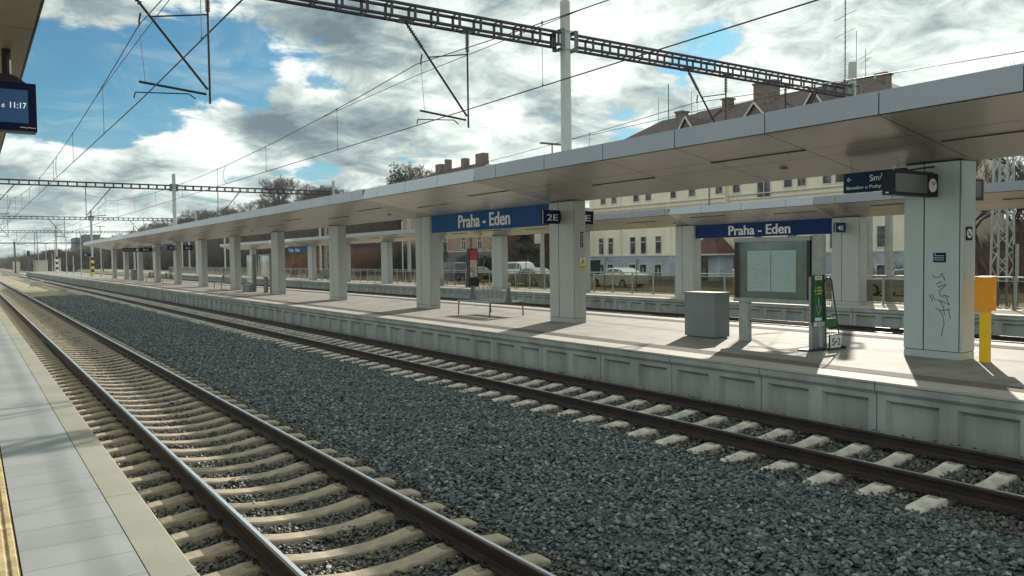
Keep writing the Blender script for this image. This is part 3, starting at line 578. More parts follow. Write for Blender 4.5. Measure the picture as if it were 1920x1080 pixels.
# ------------------------------------------------------------ canopies
def canopy(xf, xc, zt, zb, zs, y0, y1, joints, bays, label, name='platform_canopy', half=None, xfar=None, lights=(), endtaper=True, s1=.40, s2=.571):
    """xf fascia x, xc column line x; zt/zb fascia top/bottom, zs soffit at column line"""
    r0 = root(name, (xc, y0, 0), label, 'canopy'); sgn = 1 if xc > xf else -1
    xfar = xfar if xfar is not None else 2*xc-xf
    W = abs(xc-xf)-.1
    ys = sorted(set([y for y in joints if y0 < y < y1]+[b for ab in bays for b in ab if y0 < b < y1]+[y0, y1]))
    inbay = lambda y: any(a <= y < b for a, b in bays)
    runs = {}; ff = MB(); sf = MB(); sm = MB(); g = .009
    seams_x = [xf+sgn*W*s1, xf+sgn*W*s2]
    zsof = lambda x: zb-.01-(abs(x-xf)/W)*(zb-.01-zs) if abs(x-xf) <= W else zs
    for a, b in zip(ys[:-1], ys[1:]):
        t = .05 if inbay((a+b)/2) else 0.0
        key = sum(1 for A_, B_ in bays for v_ in (A_, B_) if v_ <= (a+b)/2); dst = runs.setdefault(key, MB())
        dst.add([(xf-sgn*t*.3, a+g, zb), (xf-sgn*t*.3, b-g, zb), (xf+sgn*t, b-g, zt), (xf+sgn*t, a+g, zt), (xf+sgn*.13, a+g, zb), (xf+sgn*.13, b-g, zb), (xf+sgn*.13, b-g, zt), (xf+sgn*.13, a+g, zt)],
                [(0, 1, 2, 3), (3, 2, 6, 7), (0, 4, 5, 1), (0, 3, 7, 4), (1, 5, 6, 2), (4, 7, 6, 5)], 'fascia_pale' if t else 'panel_fascia')
        xsn = [xf+sgn*.012]+seams_x+[xf+sgn*W]
        for p, q in zip(xsn[:-1], xsn[1:]):
            p2, q2 = p+sgn*g*.7, q-sgn*g*.7
            sf.add([(p2, a+g, zsof(p2)), (q2, a+g, zsof(q2)), (q2, b-g, zsof(q2)), (p2, b-g, zsof(p2))], [(0, 1, 2, 3)], 'soffit_pale' if t else 'panel_soffit')
        # far half
        xs2 = [xf+sgn*W, 2*xc-xf-sgn*W, xfar]
        sf.add([(xs2[0], a+g, zs), (xs2[1], a+g, zs), (xs2[1], b-g, zs), (xs2[0], b-g, zs)], [(0, 1, 2, 3)], 'panel_soffit')
        sf.add([(xs2[1], a+g, zs), (xs2[2], a+g, zb-.01), (xs2[2], b-g, zb-.01), (xs2[1], b-g, zs)], [(0, 1, 2, 3)], 'panel_soffit')
        ff.box(xfar-.13, xfar, a+g, b-g, zb, zt, 'panel_fascia')
    for key in sorted(runs):
        o_ = runs[key].build('fascia', None, r0, fix=False)
        if key % 2: o_['label'] = 'paler fascia panels over a name sign bay'
    ff.build('rear_fascia', None, r0, fix=False)
    sf.build('soffit', None, r0, fix=False)
    bk = MB()   # dark backing seen through the joints and the roof sheet above
    bk.add([(xf+sgn*.03, y0+.02, zb+.02), (xf+sgn*W, y0+.02, zs+.03), (xc+sgn*(abs(xc-xf)-W), y0+.02, zs+.03), (xfar-sgn*.03, y0+.02, zb+.02)]+[(xf+sgn*.03, y1-.02, zb+.02), (xf+sgn*W, y1-.02, zs+.03), (xc+sgn*(abs(xc-xf)-W), y1-.02, zs+.03), (xfar-sgn*.03, y1-.02, zb+.02)],
           [(0, 1, 5, 4), (1, 2, 6, 5), (2, 3, 7, 6)], 'seam')
    bk.build('backing', None, r0, fix=False)
    rf = MB(); rf.add([(xf+sgn*.05, y0+.01, zt-.03), (xc, y0+.01, zt-.18), (xfar-sgn*.05, y0+.01, zt-.03), (xf+sgn*.05, y1-.01, zt-.03), (xc, y1-.01, zt-.18), (xfar-sgn*.05, y1-.01, zt-.03)],
        [(0, 1, 4, 3), (1, 2, 5, 4)], 'roof_sheet')
    for ye in (y0+.02, y1-.02): rf.add([(xf+sgn*.02, ye, zt-.01), (xfar-sgn*.02, ye, zt-.01), (xfar-sgn*.02, ye, zb), (xc+sgn*.1, ye, zs), (xc-sgn*.1, ye, zs), (xf+sgn*.02, ye, zb)], [(0, 1, 2, 3, 4, 5)], 'panel_fascia')
    rf.build('roof', None, r0, fix=False)
    for (lx, la, lb) in lights:
        m1 = MB(); z0 = zsof(lx); m1.box(lx-.035, lx+.035, la, lb, z0-.012, z0+.02, 'dark_metal'); li = m1.build('light_fitting', None, r0)
        m2 = MB(); m2.box(lx-.022, lx+.022, la+.36, lb-.36, z0-.020, z0-.012, 'white_box'); m2.build('diffuser', None, li)
    for yy in np.arange(9.8, min(y1, 60), 17.35):
        if y0 < yy: x_ = xf+sgn*W*.72; m3 = MB(); m3.tube((x_, yy, zsof(x_)-.03), (x_, yy, zsof(x_)+.03), .075, 14, 'galv_dark'); m3.build('loudspeaker', None, r0)
    return r0
J2 = [.64+2.03*k for k in range(-4, 60)]
J2 = sorted([4.763-2.0-2.05*k for k in range(4)]+[4.763, 6.694, 8.707, 10.756, 12.81, 14.863, 16.915]+[19.95, 21.96, 23.98, 26.0]+[26.0+2.05*k for k in range(1, 40)])
LT = [(12.1, 0.6, 2.65), (12.57, 4.72, 6.6), (12.1, 8.74, 10.83), (12.57, 12.9, 15.0), (12.1, 18.0, 20.05), (12.57, 22.08, 24.13)]
LT += [((12.1, 12.57)[k % 2], 26.0+4.1*k, 28.05+4.1*k) for k in range(18)]
canopy(11.0, 13.8, 4.703, 4.365, 3.87, -6.5, 104, J2, [(17.95, 25.08), (75.8, 83.4)], 'long butterfly canopy with grey metal fascia over the island platform', lights=LT)
J3 = [2.2*k+.35 for k in range(-3, 70)]
LT3 = [(27.35 if k % 2 else 27.15, 6+4.4*k, 8+4.4*k) for k in range(-2, 18)]
canopy(26.7, 28.25, 4.515, 4.215, 3.74, -6.5, 106, J3, [(18.9, 26.5), (78.3, 86)], 'canopy with pale fascia over the far glass railed platform', lights=LT3, xfar=29.4, s1=.36, s2=.56)
# near canopy at upper left
r0 = root('near_canopy', (-1.5, 0, 0), 'olive brown canopy underside overhead at the upper left corner', 'canopy')
mb = MB()
for k in range(-3, 40):
    mb.box(-4.5, .535, k*2.6+.4+.006, k*2.6+3.0-.006, 4.40, 4.43, 'olive_soffit')
mb.build('soffit', None, r0)
mb = MB(); mb.box(-4.6, .54, -7.4, 107, 4.435, 4.72, 'dark_metal'); mb.box(.54, .555, -7.4, 107, 4.395, 4.73, 'black'); mb.build('roof', None, r0)
mb = MB(); mb.bar((.55, 14.2, 4.62), (.86, 14.2, 4.62), .025, .025, 'galv'); mb.bar((.55, 14.2, 4.50), (.84, 14.2, 4.50), .02, .02, 'galv'); mb.bar((.86, 14.2, 4.64), (.85, 14.2, 4.36), .03, .03, 'galv'); mb.build('bracket', None, r0)
for k in range(6):
    mb = MB(); yk = -1+17*k; mb.box(-2.6, -2.2, yk, yk+1.1, PZ, 4.4, 'panel_column'); mb.build('column', None, r0)

# ------------------------------------------------------------ canopy columns
def column(x0, x1, y0, y1, zb, zt, label, grp, split=.36, pm='panel_column'):
    r0 = root('canopy_column', ((x0+x1)/2, (y0+y1)/2, zb), label, 'column', grp)
    ys = y0+(y1-y0)*(1-split)
    mb = MB(); mb.box(x0+.012, x1-.012, y0+.012, y1-.012, zb, zt, 'seam'); mb.build('core', None, r0)
    mb = MB()
    mb.box(x0, x0+.03, y0+.045, ys-.008, zb+.135, zt-.012, pm); mb.box(x0, x0+.03, ys+.014, y1-.03, zb+.135, zt-.012, pm)
    mb.box(x0+.006, x1-.006, y0, y0+.03, zb+.135, zt-.012, pm); mb.box(x0+.006, x1-.006, y1-.03, y1, zb+.135, zt-.012, pm)
    mb.box(x1-.03, x1, y0+.045, y1-.045, zb+.135, zt-.012, pm); mb.build('cladding', None, r0)
    mb = MB(); mb.box(x0+.004, x1-.004, y0+.004, y1-.004, zb, zb+.122, pm); mb.build('plinth', None, r0)
    return r0
cols = {}
cols[0] = column(13.58, 14.02, 6.79, 7.78, PZ, 3.875, 'large pale grey canopy column with graffiti tag, blue plaque and yellow machine beside it', 'island canopy columns', pm='panel_column_cool')
c1 = column(13.57, 13.95, 16.98, 18.13, PZ, 3.875, 'canopy column between the 2E and 3E signs with a yellow warning sticker', 'island canopy columns', .38); cols[1] = c1
LC = {2: 'canopy column at the far left end of the large blue name sign', 3: 'second canopy column left of the large blue name sign, with a scribbled tag', 4: 'canopy column just right of the glass information stand in mid distance',
      5: 'canopy column between the glass information stand and the distant double bench', 6: 'canopy column just right of the column carrying the 2D and 3D signs', 7: 'distant canopy column between the 2D and 3D signs, under a tall mast',
      8: 'distant canopy column just left of the 2D sign', 9: 'distant canopy column just right of the small grey bin under the clock display', 10: 'second canopy column from the far end of the island canopy', 11: 'last and most distant column of the island canopy'}
for k in range(2, 12):
    yc = 17.55+8.36*(k-1)+(.05 if k == 2 else 0)
    cols[k] = copy_tree(c1, (13.76+(.12 if k == 2 else 0), yc, PZ), LC[k])
copy_tree(c1, (13.76, -1.0, PZ), 'canopy column of the island platform beyond the right edge of the view')
ys3 = [7.4, 18.4, 26.8, 34.9, 43.1, 51.5, 59.9, 68.5, 77.1, 87, 97]
L3 = ['far platform column beyond the right edge of the view', 'far platform column beside the 4E sign', 'far platform column at the left end of the navy name sign, behind the grey box', 'far platform column hidden behind the column with the 2E sign', 'far platform column behind the near bench, right of the red poster case',
      'far platform column beyond the blue sign, behind the near left column', 'far platform column standing alone left of the shrub behind the glass railing', 'far platform column hidden behind an island column in mid distance', 'far platform column at the right end of the small distant blue name sign',
      'far platform column left of the small distant blue name sign', 'last far platform column, behind the glass information stand']
c3 = column(28.05, 28.50, ys3[0]-.6, ys3[0]+.6, P3Z, 3.745, L3[0], 'far platform canopy columns', .36)
for y, l in zip(ys3[1:], L3[1:]): copy_tree(c3, (28.275, y, P3Z), l)

# ------------------------------------------------------------ signs
def plate(mb, x0, x1, y0, y1, z0, z1, m): mb.box(x0, x1, y0, y1, z0, z1, m)
r0 = root('station_sign', (13.7, 21.7, 3.27), 'large blue name sign reading Praha - Eden hung under the island canopy', 'sign', 'station name signs')
for i, (a, b) in enumerate(((18.14, 20.19), (20.20, 24.21), (24.22, 25.27))):
    mb = MB(); mb.box(13.70, 13.80, a, b, 3.262, 3.885, 'blue'); mb.build('panel', None, r0)
text('Praha - Eden', .60, (13.698, 23.42, 3.375), 'x-', 'white_text', r0, bold=.020, width=3.10)
mb = MB(); mb.box(13.72, 13.78, 18.14, 25.27, 3.87, 3.98, 'dark_metal'); mb.build('hanger', None, r0)
r0 = root('station_sign', (28.15, 22.5, 3.1), 'navy name sign reading Praha - Eden on the far platform beside the 4E sign', 'sign', 'station name signs')
mb = MB(); mb.box(28.15, 28.27, 18.9, 26.25, 3.13, 3.75, 'blue_far'); mb.build('panel', None, r0)
text('Praha - Eden', .59, (28.147, 24.28, 3.225), 'x-', 'white_text', r0, bold=.022, width=3.24)
mb = MB(); mb.box(28.18, 28.24, 18.9, 26.25, 3.75, 3.82, 'dark_metal'); mb.build('hanger', None, r0)
r0 = root('station_sign', (28.15, 80.7, 3.15), 'small distant blue name sign reading Praha - Eden seen between island columns', 'sign', 'station name signs')
mb = MB(); mb.box(28.12, 28.24, 77.75, 83.9, 3.12, 3.74, 'blue'); mb.build('panel', None, r0)
text('Praha - Eden', .52, (28.118, 83.6, 3.25), 'x-', 'white_text', r0, bold=.014, width=3.4)

def sector(x0, x1, y, z0, z1, body, label, m='navy', th=.07, bar=None, tz=None):
    r0 = root('sector_sign', ((x0+x1)/2, y, z0), label, 'sign', 'sector letter signs')
    mb = MB(); mb.box(x0, x1, y, y+th, z0, z1, m); mb.build('panel', None, r0)
    h = z1-z0; w_ = x1-x0
    text(body, h*.66, (x0+w_*(.17 if bar != 'l' else .24), y-.002, z0+h*.24), 'y-', 'white_text', r0, width=w_*.60, bold=.009)
    if bar: mb = MB(); xb = x0+.005 if bar == 'l' else x1-.03; mb.box(xb, xb+.022, y-.004, y, z0, z1, 'white_text'); mb.build('edge_stripe', None, r0)
    mb = MB(); xa = x1 if bar != 'r' else x0; mb.box(min(xa-.02, xa+.06), max(xa-.02, xa+.06), y+.01, y+.05, z0+.1, z1-.1, 'dark_metal'); mb.build('bracket', None, r0)
    return r0
sector(12.91, 13.53, 17.55, 3.265, 3.635, '2E', 'navy 2E platform sign projecting left of the column beside the name sign', bar='l')
sector(14.0, 14.74, 17.55, 3.265, 3.635, '3E', 'navy 3E platform sign peeking out right of the column', bar='r')
sector(27.36, 28.02, 18.4, 3.155, 3.53, '4E', 'navy 4E platform sign on the far platform', 'blue_far', bar='l')
sector(13.02, 13.68, 67.6, 3.27, 3.66, '2D', 'small distant 2D platform sign left of a column')
sector(14.2, 14.9, 67.6, 3.27, 3.66, '3D', 'small distant 3D platform sign right of a column')
# column 0: display with clock, arrow sign
r0 = root('departure_display', (12.9, 7.2, 3.28), 'dark departure display box with round clock projecting from the large pale column', 'display')
mb = MB(); mb.box(12.20, 13.575, 7.19, 7.36, 3.285, 3.665, 'display_case'); mb.build('housing', None, r0)
mb = MB(); mb.box(12.28, 13.22, 7.180, 7.189, 3.335, 3.63, 'screen_off'); mb.build('screen', None, r0)
mb = MB(); mb.tube((13.39, 7.188, 3.472), (13.39, 7.170, 3.472), .112, 28, 'white_text'); ck = mb.build('clock', None, r0)
mb = MB()
for a, l_, w_ in ((R(-27), .075, .014), (R(48), .10, .010)): mb.bar((13.39, 7.166, 3.472), (13.39+l_*math.sin(a), 7.166, 3.472+l_*math.cos(a)), .005, w_, 'black')
mb.build('clock_hands', None, ck)
mb = MB(); mb.bar((12.35, 7.28, 3.69), (13.57, 7.28, 3.69), .04, .03, 'dark_metal'); mb.bar((12.75, 7.28, 3.70), (13.57, 7.28, 3.80), .05, .03, 'dark_metal'); mb.build('bracket', None, r0)
mb = MB(); mb.bar((12.33, 7.25, 3.665), (12.33, 7.25, 3.71), .006, .006, 'white_text'); mb.bar((12.33, 7.25, 3.71), (12.28, 7.25, 3.76), .006, .006, 'white_text'); mb.bar((12.33, 7.25, 3.71), (12.38, 7.25, 3.76), .006, .006, 'white_text'); mb.build('bird_spike', None, r0)
mb = MB(); mb.box(12.196, 12.20, 7.25, 7.30, 3.31, 3.33, 'white_text'); mb.build('maker_plate', None, r0)
r0 = root('direction_sign', (13.0, 8.0, 3.43), 'dark blue sign with white left arrow and the words Benešov u Prahy', 'sign')
mb = MB(); mb.box(13.0, 13.10, 7.45, 8.575, 3.425, 3.775, 'sign_navy'); mb.build('panel', None, r0)
mb = MB(); mb.bar((12.996, 8.50, 3.655), (12.996, 8.42, 3.655), .006, .012, 'white_text'); mb.bar((12.996, 8.50, 3.655), (12.996, 8.46, 3.692), .006, .012, 'white_text'); mb.bar((12.996, 8.50, 3.655), (12.996, 8.46, 3.618), .006, .012, 'white_text'); mb.build('arrow', None, r0)
text('Směr', .155, (12.998, 8.075, 3.605), 'x-', 'white_text', r0, bold=.005, xs=1.0)
text('Benešov u Prahy', .085, (12.998, 8.52, 3.482), 'x-', 'white_text', r0, bold=.002, width=.655)
mb = MB(); mb.bar((13.05, 7.6, 3.775), (13.05, 7.6, 3.99), .012, .012, 'galv'); mb.bar((13.05, 8.45, 3.775), (13.05, 8.45, 3.99), .012, .012, 'galv'); mb.build('hanger', None, r0)
r0 = root('departure_display', (14.6, 7.2, 3.28), 'grey screened display jutting out right of the large pale column', 'display')
mb = MB(); mb.box(14.03, 15.08, 7.17, 7.36, 3.27, 3.64, 'display_case'); mb.build('housing', None, r0); mb = MB(); mb.box(14.1, 14.98, 7.160, 7.169, 3.32, 3.60, 'screen_off'); mb.build('screen', None, r0)
# plaques on columns
def plaque(name, x, y0, y1, z0, z1, m, label, cat='sign'):
    mb = MB(); mb.box(x-.008, x, y0, y1, z0, z1, m); o = mb.build(name); tag(o, label, cat); return o
pl = plaque('info_plaque', 13.578, 7.05, 7.26, 2.185, 2.345, 'navy', 'small navy information plaque on the large pale column'); o_ = pl
mb = MB()
for k, (a, b) in enumerate(((.02, .16), (.02, .19), (.05, .17))): mb.box(13.5685, 13.570, 7.07+a*.2, 7.07+b, 2.29-k*.035, 2.298-k*.035, 'paper')
mb.add([(13.5685, 7.24, 2.31), (13.5685, 7.225, 2.335), (13.5685, 7.21, 2.31)], [(0, 1, 2)], 'white_text'); mb.build('lettering', None, pl, fix=False)
mb = MB(); mb.box(13.70, 13.90, 6.782, 6.788, 2.545, 2.775, 'navy'); o = mb.build('no_smoking_sign'); tag(o, 'no smoking sign with pale disc on the narrow side of the large pale column', 'sign')
mb = MB(); mb.tube((13.80, 6.782, 2.66), (13.80, 6.777, 2.66), .078, 24, 'white_text'); mb.bar((13.76, 6.774, 2.70), (13.84, 6.774, 2.62), .004, .016, 'black'); mb.bar((13.765, 6.774, 2.65), (13.83, 6.774, 2.63), .004, .02, 'black'); mb.build('symbol', None, o)
# graffiti tag on column 0 face (x=13.58), strokes in (y, z)
mb = MB()
def gz(px_, py_):   # stroke coordinates measured on the column face
    return (13.574, 7.36-(px_-1740)*.0090, 2.00-(py_-512)*.0090)
strokes = [[(1749, 516), (1756, 520), (1763, 519), (1768, 512), (1773, 526)], [(1757, 533), (1764, 528), (1768, 530)], [(1760, 538), (1768, 535), (1775, 533), (1768, 541), (1763, 545), (1764, 553), (1768, 556), (1773, 553), (1782, 556)],
           [(1744, 553), (1751, 565)], [(1749, 552), (1755, 563)], [(1759, 562), (1771, 566), (1782, 571), (1776, 558), (1774, 553)], [(1764, 564), (1770, 574), (1773, 590)], [(1756, 578), (1764, 582), (1775, 581), (1783, 577)],
           [(1762, 581), (1770, 592), (1772, 606), (1769, 620), (1767, 631)], [(1780, 578), (1782, 590), (1784, 597)]]
for st in strokes: mb.path([gz(*p_) for p_ in st], .0052, 4, 'galv_dark')
tag(mb.build('graffiti'), 'grey scrawled graffiti tag sprayed on the large pale column', 'graffiti')
# column 1 stickers (side face y=16.98)
o = MB().box(13.74, 13.92, 16.972, 16.978, 2.03, 2.325, 'warn_yellow').build('warning_sign'); tag(o, 'yellow warning sign with black triangle on the column by the 3E sign', 'sign')
mb = MB(); mb.box(13.745, 13.915, 16.968, 16.971, 2.15, 2.32, 'white_text'); mb.add([(13.83, 16.966, 2.31), (13.76, 16.966, 2.17), (13.90, 16.966, 2.17)], [(0, 1, 2)], 'black')
mb.add([(13.83, 16.964, 2.285), (13.785, 16.964, 2.185), (13.875, 16.964, 2.185)], [(0, 1, 2)], 'warn_yellow'); mb.bar((13.83, 16.962, 2.255), (13.83, 16.962, 2.195), .004, .012, 'black')
mb.box(13.76, 13.90, 16.968, 16.971, 2.075, 2.085, 'black'); mb.box(13.76, 13.90, 16.968, 16.971, 2.05, 2.06, 'black'); mb.build('symbol', None, o, fix=False)
o = MB().box(13.765, 13.855, 16.972, 16.978, 2.60, 3.03, 'black').build('vertical_plate'); tag(o, 'black upright strip sign with pale characters on the column by the 3E sign', 'sign')
for k in range(4): text('S' if k < 3 else 'J', .10, (13.785, 16.970, 2.92-k*.10), 'y-', 'white_text', o, depth=.001)

# ------------------------------------------------------------ furniture on the island platform
def bench(loc, label, back_to_back=True, ln=2.0):
    """steel bench, long axis along Y, seats facing -X and +X from one shared back"""
    r0 = root('bench', loc, label, 'bench'); x, y, z = loc; h = ln/2
    sides = (-1, 1) if back_to_back else (-1,)
    for sx in sides:
        for sy in (-1, 1):
            mb = MB(); yy = y+sy*(h-.12)
            mb.path([(x+sx*.62, yy, z), (x+sx*.60, yy, z+.40), (x+sx*.56, yy, z+.44), (x+sx*.12, yy, z+.40)], .022, 6, 'galv_dark'); mb.build('leg', None, r0)
        mb = MB(); n = 14
        for k in range(n):
            t = k/(n-1); xx = x+sx*(.62-.50*t); zz = z+.455-.03*t+(.0 if k else -.01); mb.box(xx-.011, xx+.011, y-h, y+h, zz, zz+.008, 'steel')
        for k in range(9): yy = y-h+ln*k/8; mb.bar((x+sx*.62, yy, z+.45), (x+sx*.12, yy, z+.425), .012, .008, 'steel')
        mb.build('seat', None, r0)
        mb = MB()
        for k in range(8): t = k/7; xx = x+sx*(.12-.06*t); zz = z+.47+.40*t; mb.box(xx-.004, xx+.004, y-h, y+h, zz-.006, zz+.006, 'steel')
        for k in range(9): yy = y-h+ln*k/8; mb.bar((x+sx*.125, yy, z+.43), (x+sx*.055, yy, z+.885), .012, .01, 'steel')
        mb.build('backrest', None, r0)
    for sy in (-1, 1):
        mb = MB(); yy = y+sy*(h-.005); mb.prism([(x-.16, z+.41), (x+.16, z+.41), (x+.09, z+.60), (x+.055, z+.89), (x-.055, z+.89), (x-.09, z+.60)], yy-.008, yy+.008, 'galv_dark'); mb.build('side_plate', None, r0)
    return r0
bench((13.62, 21.35, PZ), 'double sided perforated steel bench below the large blue name sign', ln=2.1)
bench((13.75, 52.9, PZ), 'distant double sided steel bench left of a canopy column', ln=2.0)
bench((13.9, 79.5, PZ), 'far off low bench between the last island columns', ln=2.0)
bench((13.8, 71.5, PZ), 'far off grey bench partly hidden behind the 3D column', ln=2.0)
bench((28.5, 76.0-1.8, P3Z), 'pale bench on the far platform below the small distant name sign', False)
bench((28.6, 50.5, P3Z), 'dark framed bench on the far platform beside the red poster case', False)
# grey box
r0 = root('grey_cabinet', (13.45, 12.2, PZ), 'plain grey metal box standing on the island platform left of the timetable board', 'cabinet')
mb = MB(); mb.box(13.26, 13.72, 11.80, 12.68, PZ+.02, PZ+.955, 'grey_box'); mb.build('body', None, r0)
mb = MB(); mb.box(13.245, 13.735, 11.785, 12.695, PZ+.957, PZ+.992, 'grey_box'); mb.build('lid', None, r0)
mb = MB(); mb.box(13.29, 13.69, 11.84, 12.64, PZ, PZ+.02, 'dark_metal'); mb.build('base', None, r0)
# timetable board
r0 = root('timetable_board', (13.42, 10.4, PZ), 'glass fronted timetable board on grey posts with two white sheets inside', 'notice board')
for a, b in ((11.02, 11.27), (9.27, 9.51)):
    mb = MB(); mb.box(13.40, 13.50, a, b, PZ, 1.46 if a > 10 else 2.72, 'galv'); mb.build('post', None, r0)
mb = MB(); mb.box(13.36, 13.54, 9.52, 11.38, 2.615, 2.70, 'galv'); mb.box(13.36, 13.54, 9.52, 11.38, 1.375, 1.455, 'galv'); mb.box(13.37, 13.53, 11.27, 11.36, 1.455, 2.615, 'black'); mb.box(13.37, 13.53, 9.53, 9.60, 1.455, 2.615, 'black'); mb.build('frame', None, r0)
mb = MB(); mb.box(13.375, 13.381, 9.60, 11.27, 1.455, 2.615, 'glass_board'); mb.build('glass', None, r0)
mb = MB(); mb.box(13.455, 13.475, 9.60, 11.27, 1.455, 2.615, 'board_reflection'); mb.build('reflection_panel', None, r0)  # solid sheet added in place of clear glass, reflections painted as its colour
for a, b in ((10.50, 11.08), (9.90, 10.48)):
    mb = MB(); mb.box(13.44, 13.446, a, b, 1.60, 2.43, 'paper'); s_ = mb.build('sheet', None, r0)
    mb = MB(); rr = random.Random(int(a*10))
    for k in range(26):
        zz = 2.37-k*.028; yy = b-.03
        while yy > a+.06:
            l_ = rr.uniform(.02, .09)
            if rr.random() < .6: mb.box(13.4375, 13.4385, max(yy-l_, a+.03), yy, zz, zz+.004, 'galv')
            yy -= l_+rr.uniform(.01, .04)
    mb.build('printing', None, s_)
mb = MB(); mb.path([(13.45, 11.27, .98), (13.45, 9.3, .98)], .018, 8, 'galv_dark'); mb.build('crossbar', None, r0)
# green dispenser stand
r0 = root('green_stand', (13.1, 9.2, PZ), 'tall green stand with white lettering panels on a grey post', 'stand')
mb = MB(); mb.box(12.99, 13.20, 9.215, 9.28, PZ+.02, 1.92, 'galv'); mb.build('post', None, r0)
mb = MB(); mb.box(12.95, 13.30, 9.17, 9.21, 1.085, 1.955, 'green'); mb.box(12.945, 12.985, 9.16, 9.20, 1.08, 1.96, 'green_dark'); mb.box(13.265, 13.305, 9.16, 9.20, 1.08, 1.96, 'green_dark'); mb.build('panel', None, r0)
mb = MB(); mb.box(13.02, 13.22, 9.160, 9.168, 1.865, 1.94, 'paper'); q = mb.build('label_plate', None, r0); text('S•2', .075, (13.05, 9.157, 1.878), 'y-', 'black', q, depth=.001, width=.13, bold=.0)
mb = MB(); mb.box(12.98, 13.30, 9.160, 9.168, 1.00, 1.075, 'white_text'); q = mb.build('label_plate', None, r0); text('S•2', .07, (13.06, 9.157, 1.015), 'y-', 'black', q, depth=.001, width=.15, bold=.0)
mb = MB()
for k, (a, b) in enumerate(((.03, .20), (.01, .22), (.04, .21))):
    xx = 12.995+a
    while xx < 12.995+b: mb.box(xx, xx+.022, 9.162, 9.168, 1.705-k*.055, 1.735-k*.055, 'yellow_text'); xx += .030
mb.build('yellow_lettering', None, r0)
mb = MB(); c_ = [(13.125, 1.54), (13.10, 1.34), (13.06, 1.30), (13.12, 1.20), (13.18, 1.30), (13.15, 1.34)]
mb.path([(x, 9.164, z) for x, z in c_+[c_[0]]], .006, 4, 'poster_pale'); mb.path([(13.05, 9.164, 1.40), (13.08, 1.0*9.164, 1.30), (13.12, 9.164, 1.22), (13.17, 9.164, 1.30), (13.20, 9.164, 1.39)], .007, 4, 'poster_pale'); mb.box(13.02, 13.22, 9.162, 9.168, 1.10, 1.16, 'paper'); mb.build('drawing', None, r0)
mb = MB(); mb.path([(12.99+.125-.11*math.cos(t), 9.12, 1.70+.16*math.sin(t)) for t in np.linspace(0, math.pi, 10)], .009, 6, 'green_dark'); mb.path([(13.005, 9.12, 1.70), (13.0, 9.12, 1.60)], .009, 6, 'green_dark'); mb.path([(13.225, 9.12, 1.70), (13.23, 9.12, 1.60)], .009, 6, 'green_dark'); mb.build('hoop', None, r0)
mb = MB(); mb.box(12.80, 13.45, 9.10, 9.40, PZ, PZ+.022, 'dark_metal'); mb.build('base', None, r0)
r0 = root('hand_trolley', (13.42, 9.1, PZ), 'green wire luggage trolley with S•2 plate leaning beside the green stand', 'trolley')
mb = MB(); mb.path([(13.20, 9.05, PZ+.02), (13.235, 9.12, 1.76)]+[(13.355-.12*math.cos(t), 9.12, 1.76+.145*math.sin(t)) for t in np.linspace(0, math.pi, 10)]+[(13.475, 9.12, 1.76), (13.65, 9.05, PZ+.02)], .013, 7, 'green_dark'); mb.build('frame', None, r0)
mb = MB()
for k in range(4): x_ = 13.27+k*.055; mb.path([(x_, 9.12, 1.58), (x_-.005+k*.012, 9.06, PZ+.05)], .004, 4, 'green_dark')
for z_ in (1.58, 1.18, 1.12, .92, .86, .80): mb.path([(13.225, 9.1, z_), (13.50+(1.6-z_)*.12, 9.1, z_)], .005, 4, 'green_dark')
mb.build('wire_grid', None, r0)
mb = MB(); mb.box(13.25, 13.56, 9.075, 9.085, .98, 1.14, 'green'); mb.build('panel', None, r0)
mb = MB(); mb.box(13.30, 13.62, 9.03, 9.04, .585, .82, 'white_text'); q = mb.build('label_plate', None, r0); text('S•2', .20, (13.34, 9.027, .63), 'y-', 'black', q, depth=.001, width=.25, bold=.0)
mb = MB(); mb.box(13.28, 13.64, 9.04, 9.06, .565, .84, 'green_dark'); mb.path([(13.20, 9.0, PZ+.01), (13.66, 9.0, PZ+.01)], .014, 6, 'green_dark'); mb.tube((13.18, 8.97, PZ+.03), (13.18, 9.08, PZ+.03), .03, 10, 'black'); mb.tube((13.68, 8.97, PZ+.03), (13.68, 9.08, PZ+.03), .03, 10, 'black'); mb.build('foot', None, r0)
# yellow validator
r0 = root('ticket_validator', (13.72, 6.48, PZ), 'orange yellow ticket validator on a yellow post right of the large pale column', 'ticket machine')
mb = MB(); mb.box(13.665, 13.785, 6.415, 6.545, PZ, 1.40, 'yellow'); mb.build('post', None, r0)
mb = MB(); mb.prism([(13.625, 1.395), (13.83, 1.395), (13.83, 1.955), (13.625, 1.945)], 6.36, 6.60, 'orange'); mb.build('housing', None, r0)
mb = MB(); mb.box(13.70, 13.79, 6.352, 6.358, 1.57, 1.64, 'yellow'); mb.build('slot_plate', None, r0)
mb = MB(); mb.box(13.65, 13.80, 6.40, 6.56, PZ, PZ+.012, 'yellow'); mb.build('base', None, r0)
